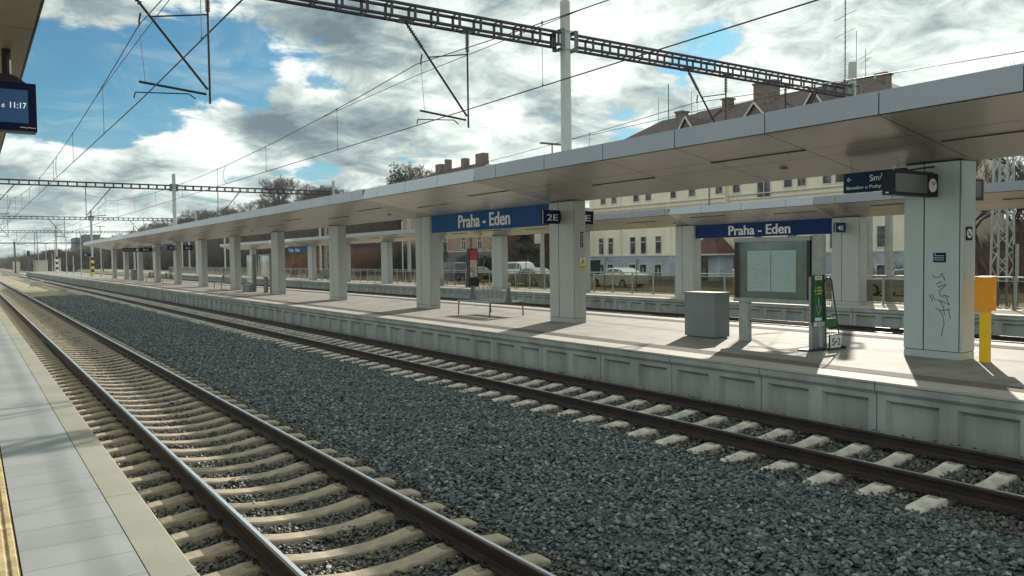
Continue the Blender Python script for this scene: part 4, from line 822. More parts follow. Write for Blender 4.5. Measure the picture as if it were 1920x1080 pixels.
# glass information stand in mid distance
r0 = root('information_stand', (13.8, 45.5, PZ), 'glass information stand between grey uprights beside a small grey bench block', 'notice board')
for a in (47.2, 45.0, 43.9): mb = MB(); mb.box(13.72, 13.86, a-.18, a+.18, PZ, 2.74 if a != 45.0 else 1.45, 'galv_dark'); mb.build('post', None, r0)
for q_ in ((13.74, 13.80, 47.4, 48.5, .95, 2.68), (13.76, 13.80, 44.2, 46.0, 1.5, 2.66)): mb = MB(); mb.box(*q_, 'glass_board'); mb.build('glass', None, r0)
mb = MB(); mb.box(13.70, 13.84, 44.1, 46.1, 2.62, 2.70, 'white_box'); mb.box(13.70, 13.84, 44.1, 46.1, 1.44, 1.52, 'white_box'); mb.box(13.70, 13.84, 46.0, 46.1, 1.44, 2.7, 'white_box'); mb.build('frame', None, r0)
for q_ in ((13.81, 13.83, 45.0, 45.7, 1.6, 2.6), (13.81, 13.83, 47.6, 48.2, 1.5, 2.5)): mb = MB(); mb.box(*q_, 'paper'); mb.build('sheet', None, r0)
mb = MB(); mb.box(13.45, 13.85, 47.1, 48.5, PZ, PZ+.42, 'grey_box'); mb.build('base', None, r0)
r0 = root('litter_bin', (13.85, 88.6, PZ), 'small distant grey bin under the far clock display', 'bin')
mb = MB(); mb.box(13.65, 14.1, 88.2, 89.5, PZ, 1.5, 'grey_box'); mb.build('body', None, r0); mb = MB(); mb.box(13.6, 14.15, 88.15, 89.55, 1.505, 1.56, 'dark_metal'); mb.build('lid', None, r0)
r0 = root('departure_display', (12.4, 77, 3.27), 'long dark distant departure display with a small clock under the island canopy', 'display')
mb = MB(); mb.box(11.14, 12.55, 76.95, 77.2, 3.28, 3.62, 'black'); mb.build('housing', None, r0); mb = MB(); mb.box(11.22, 12.1, 76.94, 76.949, 3.33, 3.58, 'screen_off'); mb.build('screen', None, r0)
mb = MB(); mb.tube((12.33, 76.949, 3.45), (12.33, 76.93, 3.45), .11, 16, 'white_text'); mb.build('clock', None, r0)
r0 = root('direction_sign', (13.2, 77, 3.27), 'distant blue direction sign beside the far clock display', 'sign')
mb = MB(); mb.box(12.57, 13.6, 76.95, 77.1, 3.28, 3.63, 'navy'); mb.build('panel', None, r0); mb = MB(); mb.box(12.8, 13.0, 76.944, 76.949, 3.4, 3.52, 'paper'); mb.box(13.1, 13.25, 76.944, 76.949, 3.4, 3.52, 'paper'); mb.build('lettering', None, r0)
# monitor on the near platform
r0 = root('platform_monitor', (.2, 9.0, 3.6), 'dark blue platform monitor showing 11:17 hung under the olive canopy', 'display')
mb = MB(); mb.box(-.75, .592, 9.0, 9.13, 3.630, 4.082, 'navy'); mb.build('housing', None, r0)
mb = MB(); mb.box(-.66, .522, 8.992, 8.999, 3.700, 4.012, 'screen_blue'); q = mb.build('screen', None, r0)
text('11:17', .078, (.362, 8.990, 3.838), 'y-', 'screen_text', q, depth=.001, width=.132, bold=.0); text('d:', .052, (.305, 8.990, 3.838), 'y-', 'screen_text', q, depth=.001, width=.026)
mb = MB(); mb.path([(.45, 8.990, 3.655), (.475, 8.990, 3.662), (.50, 8.990, 3.654), (.53, 8.990, 3.660), (.555, 8.990, 3.655), (.58, 8.990, 3.658)], .0035, 4, 'white_text'); mb.build('maker_mark', None, r0)
mb = MB(); mb.tube((.36, 9.07, 4.08), (.36, 9.07, 4.4), .04, 10, 'black'); mb.prism([(.25, 4.08), (.52, 4.08), (.44, 4.14), (.36, 4.17), (.28, 4.15)], 9.02, 9.12, 'black'); mb.build('mount', None, r0)
mb = MB(); mb.box(-.74, .58, 9.02, 9.11, 3.608, 3.629, 'galv_dark'); mb.build('underside', None, r0)

# ------------------------------------------------------------ lamp and striped poles on the far end of the island platform
def lamp(x, y, h, label, arms=True, z=PZ):
    r0 = root('street_lamp', (x, y, z), label, 'lamp', 'platform lamps')
    mb = MB(); mb.tube((x, y, z), (x, y, z+1.1), .085, 8, 'pole'); mb.tube((x, y, z+1.1), (x, y, h), .055, 8, 'pole'); mb.build('pole', None, r0)
    if arms:
        mb = MB(); mb.box(x-.5, x+.5, y-.12, y+.12, h, h+.06, 'galv_dark'); mb.build('lamp_head', None, r0)
    return r0
for (x, y, h, lb) in ((13.55, 110.3, 6.8, 'lamp post rising through the end of the island canopy'), (13.2, 127.9, 6.55, 'lamp post with flat twin head left of the striped mast'), (13.35, 150, 6.6, 'lamp post standing right of the dark mast with striped foot'),
                      (14.0, 179.4, 6.8, 'small lamp post near the far end of the island platform'), (13.5, 194, 6.4, 'most distant lamp post at the end of the island platform'), (13.15, 210, 5.6, 'last short pole on the island platform end')):
    lamp(x, y, h, lb)
for (x, y, h, lb) in ((13.5, 141.4, 3.4, 'short pale post between two distant lamp posts'), (13.6, 180.5, 4.4, 'short grey post at the far platform end')): lamp(x, y, h, lb, False)
r0 = root('sector_sign', (13.0, 121, PZ), 'distant small blue sector sign on a thin post left of the canopy end', 'sign'); mb = MB(); mb.tube((13.55, 121, PZ), (13.55, 121, 3.7), .05, 6, 'pole'); mb.build('post', None, r0)
mb = MB(); mb.box(12.7, 14.1, 120.9, 121, 3.25, 3.65, 'navy'); q = mb.build('panel', None, r0); text('2C', .3, (12.85, 120.895, 3.33), 'y-', 'white_text', q, depth=.001); text('3', .3, (13.8, 120.895, 3.33), 'y-', 'white_text', q, depth=.001)

# ------------------------------------------------------------ overhead line gantries
def insulator(a, b, parent):
    mb = MB(); a, b = Vector(a), Vector(b); n = 9
    for k in range(n):
        p = a.lerp(b, (k+.2)/n); q = a.lerp(b, (k+.6)/n); mb.tube(p, q, .052, 8, 'insulator')
    mb.tube(a, b, .022, 6, 'insulator'); return mb.build('insulator', None, parent, fix=False)
def cantilever(xt, y, zb, s, r0, zc=5.62, zm=7.1, near=True):
    """s=+1: vertical tube on the +x side of the track"""
    V = lambda dx, z: (xt+s*dx, y, z)
    mb = MB(); rt_ = .024 if near else .03
    mb.tube(V(1.57, zb-.45), V(1.57, zc+.05), rt_, 8, 'wire')
    d0, d1 = Vector(V(-.18, zb)), Vector(V(1.53, zc+.34)); mb.tube(d0, d1, rt_*1.15, 8, 'wire')
    mb.tube(V(.42, zm+.2), V(1.57, zm+.42), rt_*.7, 6, 'wire'); mb.tube(V(1.57, zb), V(1.57, zb-.5), .02, 6, 'wire')
    mb.tube(V(.20, zc+.36), V(1.5, zc+.24), rt_*1.1, 8, 'wire')
    mb.path([V(.10, zc+.02), V(.13, zc+.14), V(1.15, zc+.21), V(1.28, zc+.12)], .013, 6, 'wire')
    mb.path([V(.27, zm+.25), V(.24, zm+.1), V(.24, zm)], .02, 6, 'wire'); mb.path([V(.24, zm), V(.32, zc+.36)], .006, 4, 'wire')
    mb.box(*sorted((xt+s*1.45, xt+s*1.69)), y-.18, y+.18, zb-.02, zb+.04, 'truss'); mb.box(*sorted((xt-s*.32, xt-s*.06)), y-.18, y+.18, zb-.02, zb+.04, 'truss')
    o = mb.build('cantilever', None, r0, fix=False)
    insulator(V(1.57, zb-.08), V(1.57, zb-.52), o); insulator(d0.lerp(d1, .05), d0.lerp(d1, .27), o)
def gantry(y, label, s, near, xl, zbot=8.09, ztop=8.47, poletop=9.35, p3x=27.2):
    r0 = root('catenary_gantry', (13.8, y, PZ), label, 'gantry', 'overhead line gantries')
    for x, zb in ((xl, PZ), (13.8, 4.5 if y in (G0, G0+GS-1.0) else PZ), (p3x, 4.3 if y in (G0, G0+GS-1.0) else P3Z)):
        mb = MB(); mb.tube((x, y, zb), (x, y, poletop), .15, 16, 'pole', r2=.138); mb.tube((x, y, poletop), (x, y, poletop+.03), .125, 16, 'pole'); mb.build('pole', None, r0, smooth=False)
    for a, b in ((xl+.2, 13.6), (14.0, p3x-.18)):
        mb = MB(); dy = .17
        for zz in (zbot+.03, ztop-.03):
            for sy in (-dy, dy):
                mb.box(a, b, y+sy-.035, y+sy+.035, zz-.012, zz+.012, 'truss'); mb.box(a, b, y+sy-.008, y+sy+.008, zz-.04, zz+.04, 'truss')
        x = a; k = 0; st = .62 if near else .62
        while x < b:
            for sy in (-dy, dy): mb.box(x, x+.07, y+sy-.012, y+sy+.012, zbot, ztop, 'truss')
            if near:
                mb.box(x, x+.05, y-dy, y+dy, zbot+.0, zbot+.014, 'truss'); mb.box(x, x+.05, y-dy, y+dy, ztop-.014, ztop, 'truss')
            x += st
        mb.build('truss_beam', None, r0, fix=False)
    for x in (xl, 13.8, p3x):
        mb = MB()
        for zz in (zbot-.06, ztop+.06):
            mb.box(x-.30, x-.155, y-.2, y+.2, zz-.015, zz+.015, 'truss'); mb.box(x+.155, x+.30, y-.2, y+.2, zz-.015, zz+.015, 'truss')
            for sy in (-.17, .17): mb.tube((x-.28, y+sy, zz), (x+.28, y+sy, zz), .014, 6, 'galv')
        for sx in (-1, 1):
            for sy in (-.19, .19): mb.box(x+sx*.17, x+sx*.30, y+sy-.012, y+sy+.012, zbot-.09, ztop+.09, 'galv_dark')
        mb.build('clamp', None, r0, fix=False)
    for t in (T1, T2, T3, T4):
        if t == T4: cantilever(t, y, zbot, -s, r0, near=near)
        else: cantilever(t, y, zbot, s, r0, near=near)
GL = [(G0, 'nearest overhead line gantry crossing the top of the view', 1, True, -8.5), (G0+GS-1.0, 'second overhead line gantry, crossing behind the first canopy bays at left', -1, True, -3.2),
      (120.8, 'third overhead line gantry in the distance at left', 1, False, -3.2), (173, 'fourth and smallest complete gantry far down the line', -1, False, -3.2)]
for y, lb, s_, nr, xl in GL: gantry(y, lb, s_, nr, xl)
gantry(G0-GS, 'gantry behind the viewer carrying the wires over the platforms', -1, False, -8.5)
GY = [G0-GS, G0, 68.4, 120.8, 173]
def overhead(xt, label, s0):
    r0 = root('overhead_line', (xt, 0, 5.6), label, 'overhead wires', 'overhead lines above the tracks')
    stag = lambda i: (.13 if i % 2 else -.13)*s0
    mb = MB(); me_ = MB(); dr = MB(); tw = MB()
    ys_ = GY+[225, 277]
    for i in range(len(ys_)-1):
        a, b = ys_[i], ys_[i+1]; xa, xb = xt+stag(i), xt+stag(i+1)
        zc = 5.62
        mb.tube((xa, a, zc), (xb, b, zc), .012 if b < 80 else .016, 5, 'wire', cap=False)
        n = 16; pts = []
        zm = lambda t: 7.10-.80*4*t*(1-t)
        for k in range(n+1): t = k/n; pts.append((xa+(xb-xa)*t, a+(b-a)*t, zm(t)))
        me_.path(pts, .0105 if b < 80 else .014, 5, 'wire')
        if b < 180:
            nd = 7
            for k in range(nd):
                t = (k+.75)/(nd+.5); x_ = xa+(xb-xa)*t; d_ = MB(); d_.tube((x_, a+(b-a)*t, zm(t)), (x_, a+(b-a)*t, zc), .0062, 4, 'wire', cap=False); d_.tube((x_, a+(b-a)*t, zm(t)-.03), (x_, a+(b-a)*t, zm(t)+.03), .016, 5, 'wire'); d_.tube((x_, a+(b-a)*t, zc+.04), (x_, a+(b-a)*t, zc), .014, 5, 'wire'); d_.build('dropper', None, r0, fix=False)
            # stitch wire under the support
            t1 = 6.5/(b-a); MB().tube((xa, a, 6.83), (xa+(xb-xa)*t1, a+6.5, zm(t1)), .008, 4, 'wire').build('stitch_wire', None, r0, fix=False); MB().tube((xb, b, 6.83), (xb-(xb-xa)*t1, b-6.5, zm(1-t1)), .008, 4, 'wire').build('stitch_wire', None, r0, fix=False)
            t2 = .34; y2 = a+(b-a)*t2; x2 = xa+(xb-xa)*t2; c_ = [(x2, y2+(.9*math.sin(math.pi*u))*(.5), zm(t2)+(zc-zm(t2))*u) for u in np.linspace(0, 1, 9)]; MB().path(c_, .009, 5, 'wire').build('jumper_wire', None, r0, fix=False)
    mb.build('contact_wire', None, r0, fix=False); me_.build('messenger_wire', None, r0, fix=False)
overhead(T1+.1, 'overhead wires above the nearest track at the left', 1)
overhead(T2, 'overhead wires above the second track crossing the middle of the sky', 1)
overhead(T3, 'overhead wires above the third track, seen just over the canopy roof', 1)
overhead(T4, 'overhead wires above the fourth track beside the far platform', -1)

# ------------------------------------------------------------ glass railing on the far platform
def railing(x, y0, y1, st, z, label):
    r0 = root('glass_railing', (x, y0, z), label, 'railing')
    mb = MB(); mb.tube((x, y0, z+1.10), (x, y1, z+1.10), .028, 8, 'galv'); mb.tube((x, y0, z+.97), (x, y1, z+.97), .018, 6, 'galv'); mb.tube((x, y0, z+.08), (x, y1, z+.08), .018, 6, 'galv'); mb.build('handrail', None, r0, fix=False)
    y = y0; k = 0
    while y < y1-.1:
        mb = MB(); mb.box(x-.03, x+.03, y-.03, y+.03, z, z+1.09, 'galv'); mb.box(x-.07, x+.07, y-.06, y+.06, z, z+.012, 'galv'); mb.build('post', None, r0)
        mb = MB(); mb.box(x-.004, x+.004, y+.06, min(y+st-.06, y1), z+.11, z+.95, 'glass_rail'); mb.build('glass_panel', None, r0); y += st
railing(29.02, 3.4, 60.6, 1.56, P3Z, 'glass panelled railing with steel posts along the back of the far platform')
railing(29.02, 60.75, 150, 1.56, P3Z, 'distant stretch of glass railing beyond the far platform columns')
railing(12.0, 208.1, 208.3, 1.5, PZ, 'short railing at the very end of the island platform')
# things on the far platform
r0 = root('poster_case', (28.6, 46.9, P3Z), 'free standing poster case with red and pale poster on the far platform', 'poster case')
mb = MB(); mb.box(28.05, 28.75, 46.55, 46.85, .95, 3.0, 'dark_metal'); mb.box(28.0, 28.8, 46.5, 46.95, P3Z, .95, 'black'); mb.build('housing', None, r0)
mb = MB(); mb.box(28.12, 28.68, 46.535, 46.549, 2.2, 2.92, 'poster_red'); mb.box(28.12, 28.68, 46.535, 46.549, 1.05, 2.2, 'poster_pale'); mb.build('poster', None, r0)
r0 = root('litter_bin', (29, 14, P3Z), 'round grey concrete bin on the far platform behind the yellow validator', 'bin')
mb = MB(); mb.tube((28.35, 13.85, P3Z), (28.35, 13.85, 1.36), .40, 20, 'grey_box'); mb.build('body', None, r0); mb = MB(); mb.tube((28.35, 13.85, 1.362), (28.35, 13.85, 1.42), .43, 20, 'galv_dark'); mb.build('rim', None, r0)
r0 = root('cable_cabinet', (30.3, 25.5, .1), 'pale yellowish cabinet standing behind the glass railing beside the grey box', 'cabinet')
mb = MB(); mb.box(31.4, 31.95, 26.0, 26.8, .1, 1.55, 'pale_box'); mb.build('body', None, r0); mb = MB(); mb.box(31.35, 32.0, 25.95, 26.85, 1.552, 1.62, 'pale_box'); mb.build('lid', None, r0); mb = MB(); mb.tube((31.6, 25.6, .1), (31.6, 25.6, 1.5), .04, 6, 'pale_box'); mb.build('post', None, r0)

# ------------------------------------------------------------ poles and masts behind the far platform
def post(x, y, z0, z1, r, label, m='pole', extra=None, name='utility_pole', cat='pole'):
    r0 = root(name, (x, y, z0), label, cat, 'poles behind the far platform'); mb = MB(); mb.tube((x, y, z0), (x, y, z1), r, 10, m, r2=r*.8); mb.build('pole', None, r0)
    if extra: extra(r0, x, y)
    return r0
def boxon(r0, x, y): mb = MB(); mb.box(x-.55, x-.2, y-.15, y+.15, 3.3, 4.2, 'white_box'); mb.build('junction_box', None, r0); mb = MB(); mb.bar((x-.3, y, 5.2), (x, y, 5.2), .05, .05, 'galv_dark'); mb.build('bracket', None, r0)
def armon(r0, x, y): mb = MB(); mb.box(x-.9, x+.9, y-.1, y+.1, 9.5, 9.6, 'galv_dark'); mb.build('lamp_head', None, r0)
post(33, 44.9, 0, 7.6, .17, 'grey pole with a white junction box behind the bench bay', 'galv', boxon)
post(31, 19.27, 0, 6.5, .16, 'grey round pole just right of the 4E sign', 'galv')
post(31, 18.4, 0, 6.5, .17, 'grey round pole in front of the barred window', 'galv')
post(30.6, 61.7, 0, 5.5, .06, 'thin white pole behind the far platform left of the red poster', 'pole')
post(33, 65.2, 0, 7.5, .18, 'tall grey pole in front of the pinkish house', 'galv')
post(31, 41, .1, 9.5, .06, 'small lamp whose flat head shows just above the canopy roof', 'galv_dark', armon, 'street_lamp', 'lamp')
for k, (x, y, z1) in enumerate(((31, 82, 8), (32, 97, 8.5), (31, 113, 6.6), (33, 128, 9), (31, 143, 6), (33, 158, 8.5), (31, 175, 6.5))):
    post(x, y, 0, z1, .12, ['pale post among the brush beyond the far platform railing', 'distant pale pole standing before the dark hillside brush'][k % 2], 'pole')
def lattice(x, y, z0, z1, w_, label, m='galv', arms=False):
    r0 = root('lattice_mast', (x, y, z0), label, 'mast', 'lattice masts')
    mb = MB(); h = w_/2
    for sx in (-1, 1):
        for sy in (-1, 1): mb.bar((x+sx*h, y+sy*h, z0), (x+sx*h*.7, y+sy*h*.7, z1), .07, .07, m)
    mb.build('upright', None, r0, fix=False); mb = MB(); z = z0; k = 0
    while z < z1-.6:
        for (ax, ay, bx, by) in ((-1, -1, 1, -1), (1, -1, 1, 1), (1, 1, -1, 1), (-1, 1, -1, -1)):
            t0 = 1-.3*(z-z0)/(z1-z0); t1 = 1-.3*(z+.6-z0)/(z1-z0)
            if k % 2: ax, ay, bx, by = bx, by, ax, ay
            mb.bar((x+ax*h*t0, y+ay*h*t0, z), (x+bx*h*t1, y+by*h*t1, z+.6), .035, .035, m)
        z += .6; k += 1
    mb.build('bracing', None, r0, fix=False)
    if arms: mb = MB(); mb.bar((x-1.3, y, z1-.6), (x+1.3, y, z1-.6), .12, .12, 'truss'); mb.build('cross_arm', None, r0)
    return r0
lattice(33.5, 15.2, 0, 8.6, .62, 'grey lattice mast with white collars at the right edge', arms=True)
lattice(31.5, 81, 0, 9, .6, 'distant lattice mast seen right of the small blue name sign')
r0 = root('guard_rails', (33, 15, 0), 'two upright ribbed metal guards flanking the lattice mast', 'guard')
for a, b in ((31.95, .16), (33.3, .32)):
    mb = MB(); n = 4
    for k in range(n): mb.box(a+k*b/n, a+k*b/n+.04, 14.0, 14.1, 0, 2.62, 'galv')
    mb.box(a, a+b, 14.06, 14.14, 0, 2.6, 'galv_dark'); mb.build('guard', None, r0)
r0 = root('transformer', (35, 14, 0), 'grey ribbed transformer box on a pole at the right edge', 'transformer')
mb = MB(); mb.box(33.75, 34.6, 12.95, 13.6, 1.9, 3.4, 'galv'); q = mb.build('body', None, r0); mb = MB()
for k in range(9): mb.box(33.72, 33.748, 12.95, 13.6, 1.98+k*.16, 2.04+k*.16, 'dark_metal')
for k in range(9): mb.box(33.80, 34.5, 12.92, 12.948, 1.98+k*.16, 2.04+k*.16, 'dark_metal')
mb.build('cooling_fins', None, q); mb = MB(); mb.tube((34.1, 13.3, 3.4), (34.1, 13.3, 4.6), .06, 8, 'galv_dark'); mb.tube((34.5, 13.8, 0), (34.5, 13.8, 5.0), .1, 8, 'galv_dark'); mb.build('pole', None, r0)

# ------------------------------------------------------------ cream building
BX = 55.0
r0 = root('apartment_building', (BX, 48, 0), 'long cream apartment building with grey blue plinth and dark tiled roof across the road', 'building')
mb = MB(); mb.box(BX, BX+12, 47.8, 66.2, 0, 13.0, 'cream_wall'); mb.box(BX+.5, BX+12, 30.3, 47.8, 0, 13.0, 'cream_wall'); mb.build('wall', None, r0)
mb = MB(); mb.box(BX-.08, BX, 47.8, 66.2, 0, 2.30, 'plinth_wall'); mb.box(BX+.42, BX+.5, 30.3, 47.8, 0, 2.45, 'plinth_wall'); mb.build('plinth', None, r0)
mb = MB()
for z, h, d in ((2.31, .12, .14), (6.95, .10, .12), (7.35, .07, .18), (12.6, .3, .45)):
    mb.box(BX-d, BX-.001, 47.8, 66.25, z, z+h, 'trim'); mb.box(BX+.5-d, BX+.499, 30.25, 47.75, z+.12, z+.12+h, 'trim')
mb.box(BX-.05, BX-.002, 65.6, 66.2, 2.45, 12.6, 'cream_wall'); mb.box(BX-.06, BX-.002, 54.3, 54.9, 2.45, 12.6, 'cream_wall'); mb.build('cornice', None, r0)
def window(x, y, z0, w_, h, r0, bars=False, frame='window_frame', pane='window_dark', cross=True, wide=False):
    mb = MB(); f = .09
    mb.box(x-.05, x-.001, y-w_/2-f, y-w_/2, z0-f, z0+h+f, frame); mb.box(x-.05, x-.001, y+w_/2, y+w_/2+f, z0-f, z0+h+f, frame); mb.box(x-.05, x-.001, y-w_/2, y+w_/2, z0+h, z0+h+f, frame); mb.box(x-.07, x-.001, y-w_/2-.05, y+w_/2+.05, z0-f, z0, frame)
    if cross: mb.box(x-.04, x-.006, y-w_/2, y+w_/2, z0+h*.68, z0+h*.68+.07, frame)
    if wide: mb.box(x-.04, x-.006, y-.035, y+.035, z0, z0+h*.68, frame)
    if bars:
        for k in range(6): yy = y-w_/2+w_*(k+.5)/6; mb.tube((x-.09, yy, z0), (x-.09, yy, z0+h), .014, 4, 'galv')
        for k in (.33, .66): mb.tube((x-.09, y-w_/2, z0+h*k), (x-.09, y+w_/2, z0+h*k), .012, 4, 'galv')
    o = mb.build('window', None, r0, fix=False); mb = MB(); mb.box(x-.006, x-.002, y-w_/2, y+w_/2, z0, z0+h, pane); mb.build('pane', None, o, fix=False)
WY = [64.4, 62.4, 59.5, 57.9, 56.2-.9, 52.4, 50.2]
yy_img = [64.35, 62.85, 59.55, 58.0, 55.95]
for y in yy_img: window(BX, y, 2.58, .72, 1.62, r0)
for y in (64.35, 62.85, 59.55, 58.0, 55.95): window(BX-.08, y, .35, .9, 1.15, r0, cross=False, wide=True)
for y in (64.0, 62.3, 59.0, 57.3, 54.0, 51.6, 48.4, 46.9): window(BX, y, 7.75, .75, 1.7, r0, frame='window_frame', cross=True) if y > 48 else window(BX+.5, y, 7.75, .75, 1.7, r0)
for y in (64.0, 62.3, 59.0, 57.3, 54.0, 51.6): window(BX, y, 10.4, .75, 1.5, r0)
window(BX+.5, 44.0, 7.1, 1.3, 2.0, r0, wide=True)
for y in (41.6, 40.3, 38.0, 36.9, 34.6, 32.6): window(BX+.5, y, 7.8, .75, 1.7, r0)
for y in (37.3, 33.4): window(BX+.5, y, 2.8, .85, 1.5, r0, bars=True, cross=False)
for y in (44.6, 41.2): window(BX+.5, y, 3.2, .85, 1.5, r0, bars=True)
for y in (41.4, 36.6, 33.4): window(BX+.42, y, .35, .8, 1.1, r0, cross=False)
mb = MB(); mb.tube((BX-.1, 49.5, 2.3), (BX-.1, 49.5, 12.6), .05, 6, 'galv_dark'); mb.tube((BX-.1, 61.2, 2.3), (BX-.1, 61.2, 12.6), .03, 6, 'trim'); mb.build('drainpipe', None, r0)
# roof: hipped, with cross ridge
e0, e1, ri, zr, ze = BX-.5, BX+12.5, BX+5.2, 16.5, 12.7
mb = MB()
mb.add([(e0, 31.5, ze), (e0, 62.0, ze), (ri, 55.5, zr), (ri, 37.2, zr), (e1, 31.5, ze), (e1, 62, ze)], [(0, 3, 2, 1), (4, 5, 2, 3), (0, 4, 3), (1, 2, 5)], 'roof_tile')
mb.add([(e0, 52, ze), (e0, 66.5, ze), (ri-.6, 60.0, zr-.25), (ri-.6, 52, zr-.25), (e1, 52, ze), (e1, 66.5, ze)], [(0, 3, 2, 1), (4, 5, 2, 3), (1, 2, 5)], 'roof_tile')
mb.build('roof', None, r0, fix=False)
for y, w_, h, zb in ((47.0, 2.2, 1.7, 15.9), (35.9, .8, 1.0, 15.2), (51.4, .7, .7, 16.2), (57.3, .9, .6, 16.0)):
    mb = MB(); mb.box(ri-1.0, ri-.1, y-w_/2, y+w_/2, zb-1.2, zb+h, 'chimney'); mb.box(ri-1.1, ri, y-w_/2-.1, y+w_/2+.1, zb+h, zb+h+.15, 'chimney'); mb.build('chimney', None, r0)
for y, w_ in ((52.5, 2.6), (44.7, 3.4), (39.0, 2.6)):
    mb = MB(); x0 = BX+.3; mb.add([(x0, y-w_/2, 13.1), (x0, y+w_/2, 13.1), (x0, y, 14.9), (x0+4.2, y, 14.9)], [(0, 1, 2)], 'chimney'); mb.add([(x0-.25, y-w_/2-.3, 12.95), (x0-.25, y, 15.1), (x0+4.4, y, 15.1)], [(0, 1, 2)], 'roof_tile'); mb.add([(x0-.25, y+w_/2+.3, 12.95), (x0-.25, y, 15.1), (x0+4.4, y, 15.1)], [(0, 1, 2)], 'roof_tile')
    mb.bar((x0-.27, y+w_/2+.3, 12.95), (x0-.27, y, 15.12), .08, .12, 'trim'); mb.bar((x0-.27, y-w_/2-.3, 12.95), (x0-.27, y, 15.12), .08, .12, 'trim'); mb.build('dormer', None, r0, fix=False)
def antenna(x, y, z0, z1, label, yagi=(), rungs=False):
    q = root('aerial', (x, y, z0), label, 'antenna', 'aerials on the roof'); mb = MB(); mb.tube((x, y, z0), (x, y, z1), .05 if z1-z0 > 4 else .025, 6, 'galv_dark'); mb.build('mast', None, q)
    mb = MB()
    for z, l_ in yagi: mb.tube((x, y-l_, z+.25), (x, y+l_, z-.15), .02, 4, 'galv_dark')
    if rungs:
        z = z0+.5
        while z < z1: mb.tube((x, y-.13, z), (x, y+.13, z), .018, 4, 'galv_dark'); z += .45
    if mb.f: mb.build('element', None, q, fix=False)
antenna(ri-.6, 39.2, 16.3, 24.0, 'tall thin rooftop radio mast with side arms', ((21.6, 1.0), (20.2, .9)), True)
antenna(ri-.6, 37.4, 16.2, 18.6, 'yagi television aerial at the right end of the roof', ((18.0, .6), (17.6, .5)))
antenna(ri-.6, 38.2, 16.3, 20.2, 'thin whip aerial between the radio mast and the yagi aerial')
for y, z1, l_ in ((59.7, 18.4, 'bare aerial pole at the left hip of the cream building roof'), (58.3, 19.6, 'faint tall aerial right of the left hip pole'), (55.2, 18.3, 'short double aerial pole near the left roof chimney')): antenna(ri-1.4, y, 15.5, z1, l_)
# entrance porch with red hipped roof
r0 = root('entrance_porch', (52.8, 48.5, 0), 'small porch with dark red hipped roof in front of the cream building', 'porch')
mb = MB(); a0, a1 = 46.3, 50.9; mb.box(53.2, 54.9, a0+.5, a1-.5, 0, 2.35, 'plinth_wall'); mb.build('wall', None, r0)
mb = MB(); mb.add([(52.4, a0, 2.45), (52.4, a1, 2.45), (54.95, a1, 2.45), (54.95, a0, 2.45), (53.9, a0+1.7, 3.9), (53.9, a1-1.9, 3.9), (54.95, a1-1.9, 3.9), (54.95, a0+1.7, 3.9)], [(0, 1, 5, 4), (1, 2, 6, 5), (3, 0, 4, 7), (4, 5, 6, 7), (0, 3, 2, 1)], 'roof_red'); mb.box(52.38, 54.9, a0-.02, a1+.02, 2.33, 2.45, 'trim'); mb.build('roof', None, r0)
mb = MB(); mb.box(53.14, 53.199, 48.1, 49.0, 0, 2.2, 'window_dark'); mb.build('door', None, r0); mb = MB(); mb.box(53.15, 53.199, 49.4, 50.1, 1.0, 2.0, 'paper'); mb.build('window', None, r0)
# pinkish house further left
PX = 60.0
r0 = root('town_house', (PX, 104, 0), 'tall pinkish brown house with grey base and chimneys behind the conifer', 'building')
mb = MB(); mb.box(PX, PX+12, 91.5, 121, 0, 13.9, 'pink_wall'); mb.build('wall', None, r0)
mb = MB(); mb.box(PX-.1, PX-.001, 91.4, 121.1, 0, 3.25, 'grey_wall'); mb.build('plinth', None, r0); mb = MB(); mb.box(PX-.2, PX-.002, 91.4, 121.1, 3.26, 3.38, 'trim'); mb.build('cornice', None, r0)
for y in (118.9, 114, 106.4, 101.0, 96.5):
    for z in (3.5, 7.4, 11.2):
        window(PX, y, z+.15, 1.1, 1.75, r0, wide=True)
mb = MB(); mb.tube((PX-.12, 98.9, 3.3), (PX-.12, 98.9, 15), .12, 6, 'chimney'); mb.build('drainpipe', None, r0)
mb = MB(); mb.add([(PX-.4, 91, 13.9), (PX-.4, 121.4, 13.9), (PX+3.2, 115, 16.4), (PX+3.2, 101, 16.4), (PX+12.4, 91, 13.9), (PX+12.4, 121.4, 13.9)], [(0, 3, 2, 1), (4, 5, 2, 3), (0, 4, 3), (1, 2, 5)], 'roof_red'); mb.build('roof', None, r0, fix=False)
for y, w_, zt in ((113.2, 1.5, 17.4), (110.6, .55, 17.9), (105.4, .9, 17.5), (100.6, 2.1, 17.7)):
    mb = MB(); mb.box(PX+2.6, PX+3.6, y-w_/2, y+w_/2, 14.4, zt, 'chimney'); mb.build('chimney', None, r0)
# faint flat roofed block half hidden by the wooded bank at left
r0 = root('distant_building', (52, 470, 0), 'faint flat roofed block behind the wooded bank left of the island canopy end', 'building')
mb = MB(); mb.box(46, 64, 470, 490, -.6, 15.5, 'far_block'); mb.build('wall', None, r0); mb = MB(); mb.box(50, 58, 472, 484, 15.5, 17.2, 'far_block'); mb.build('roof', None, r0)

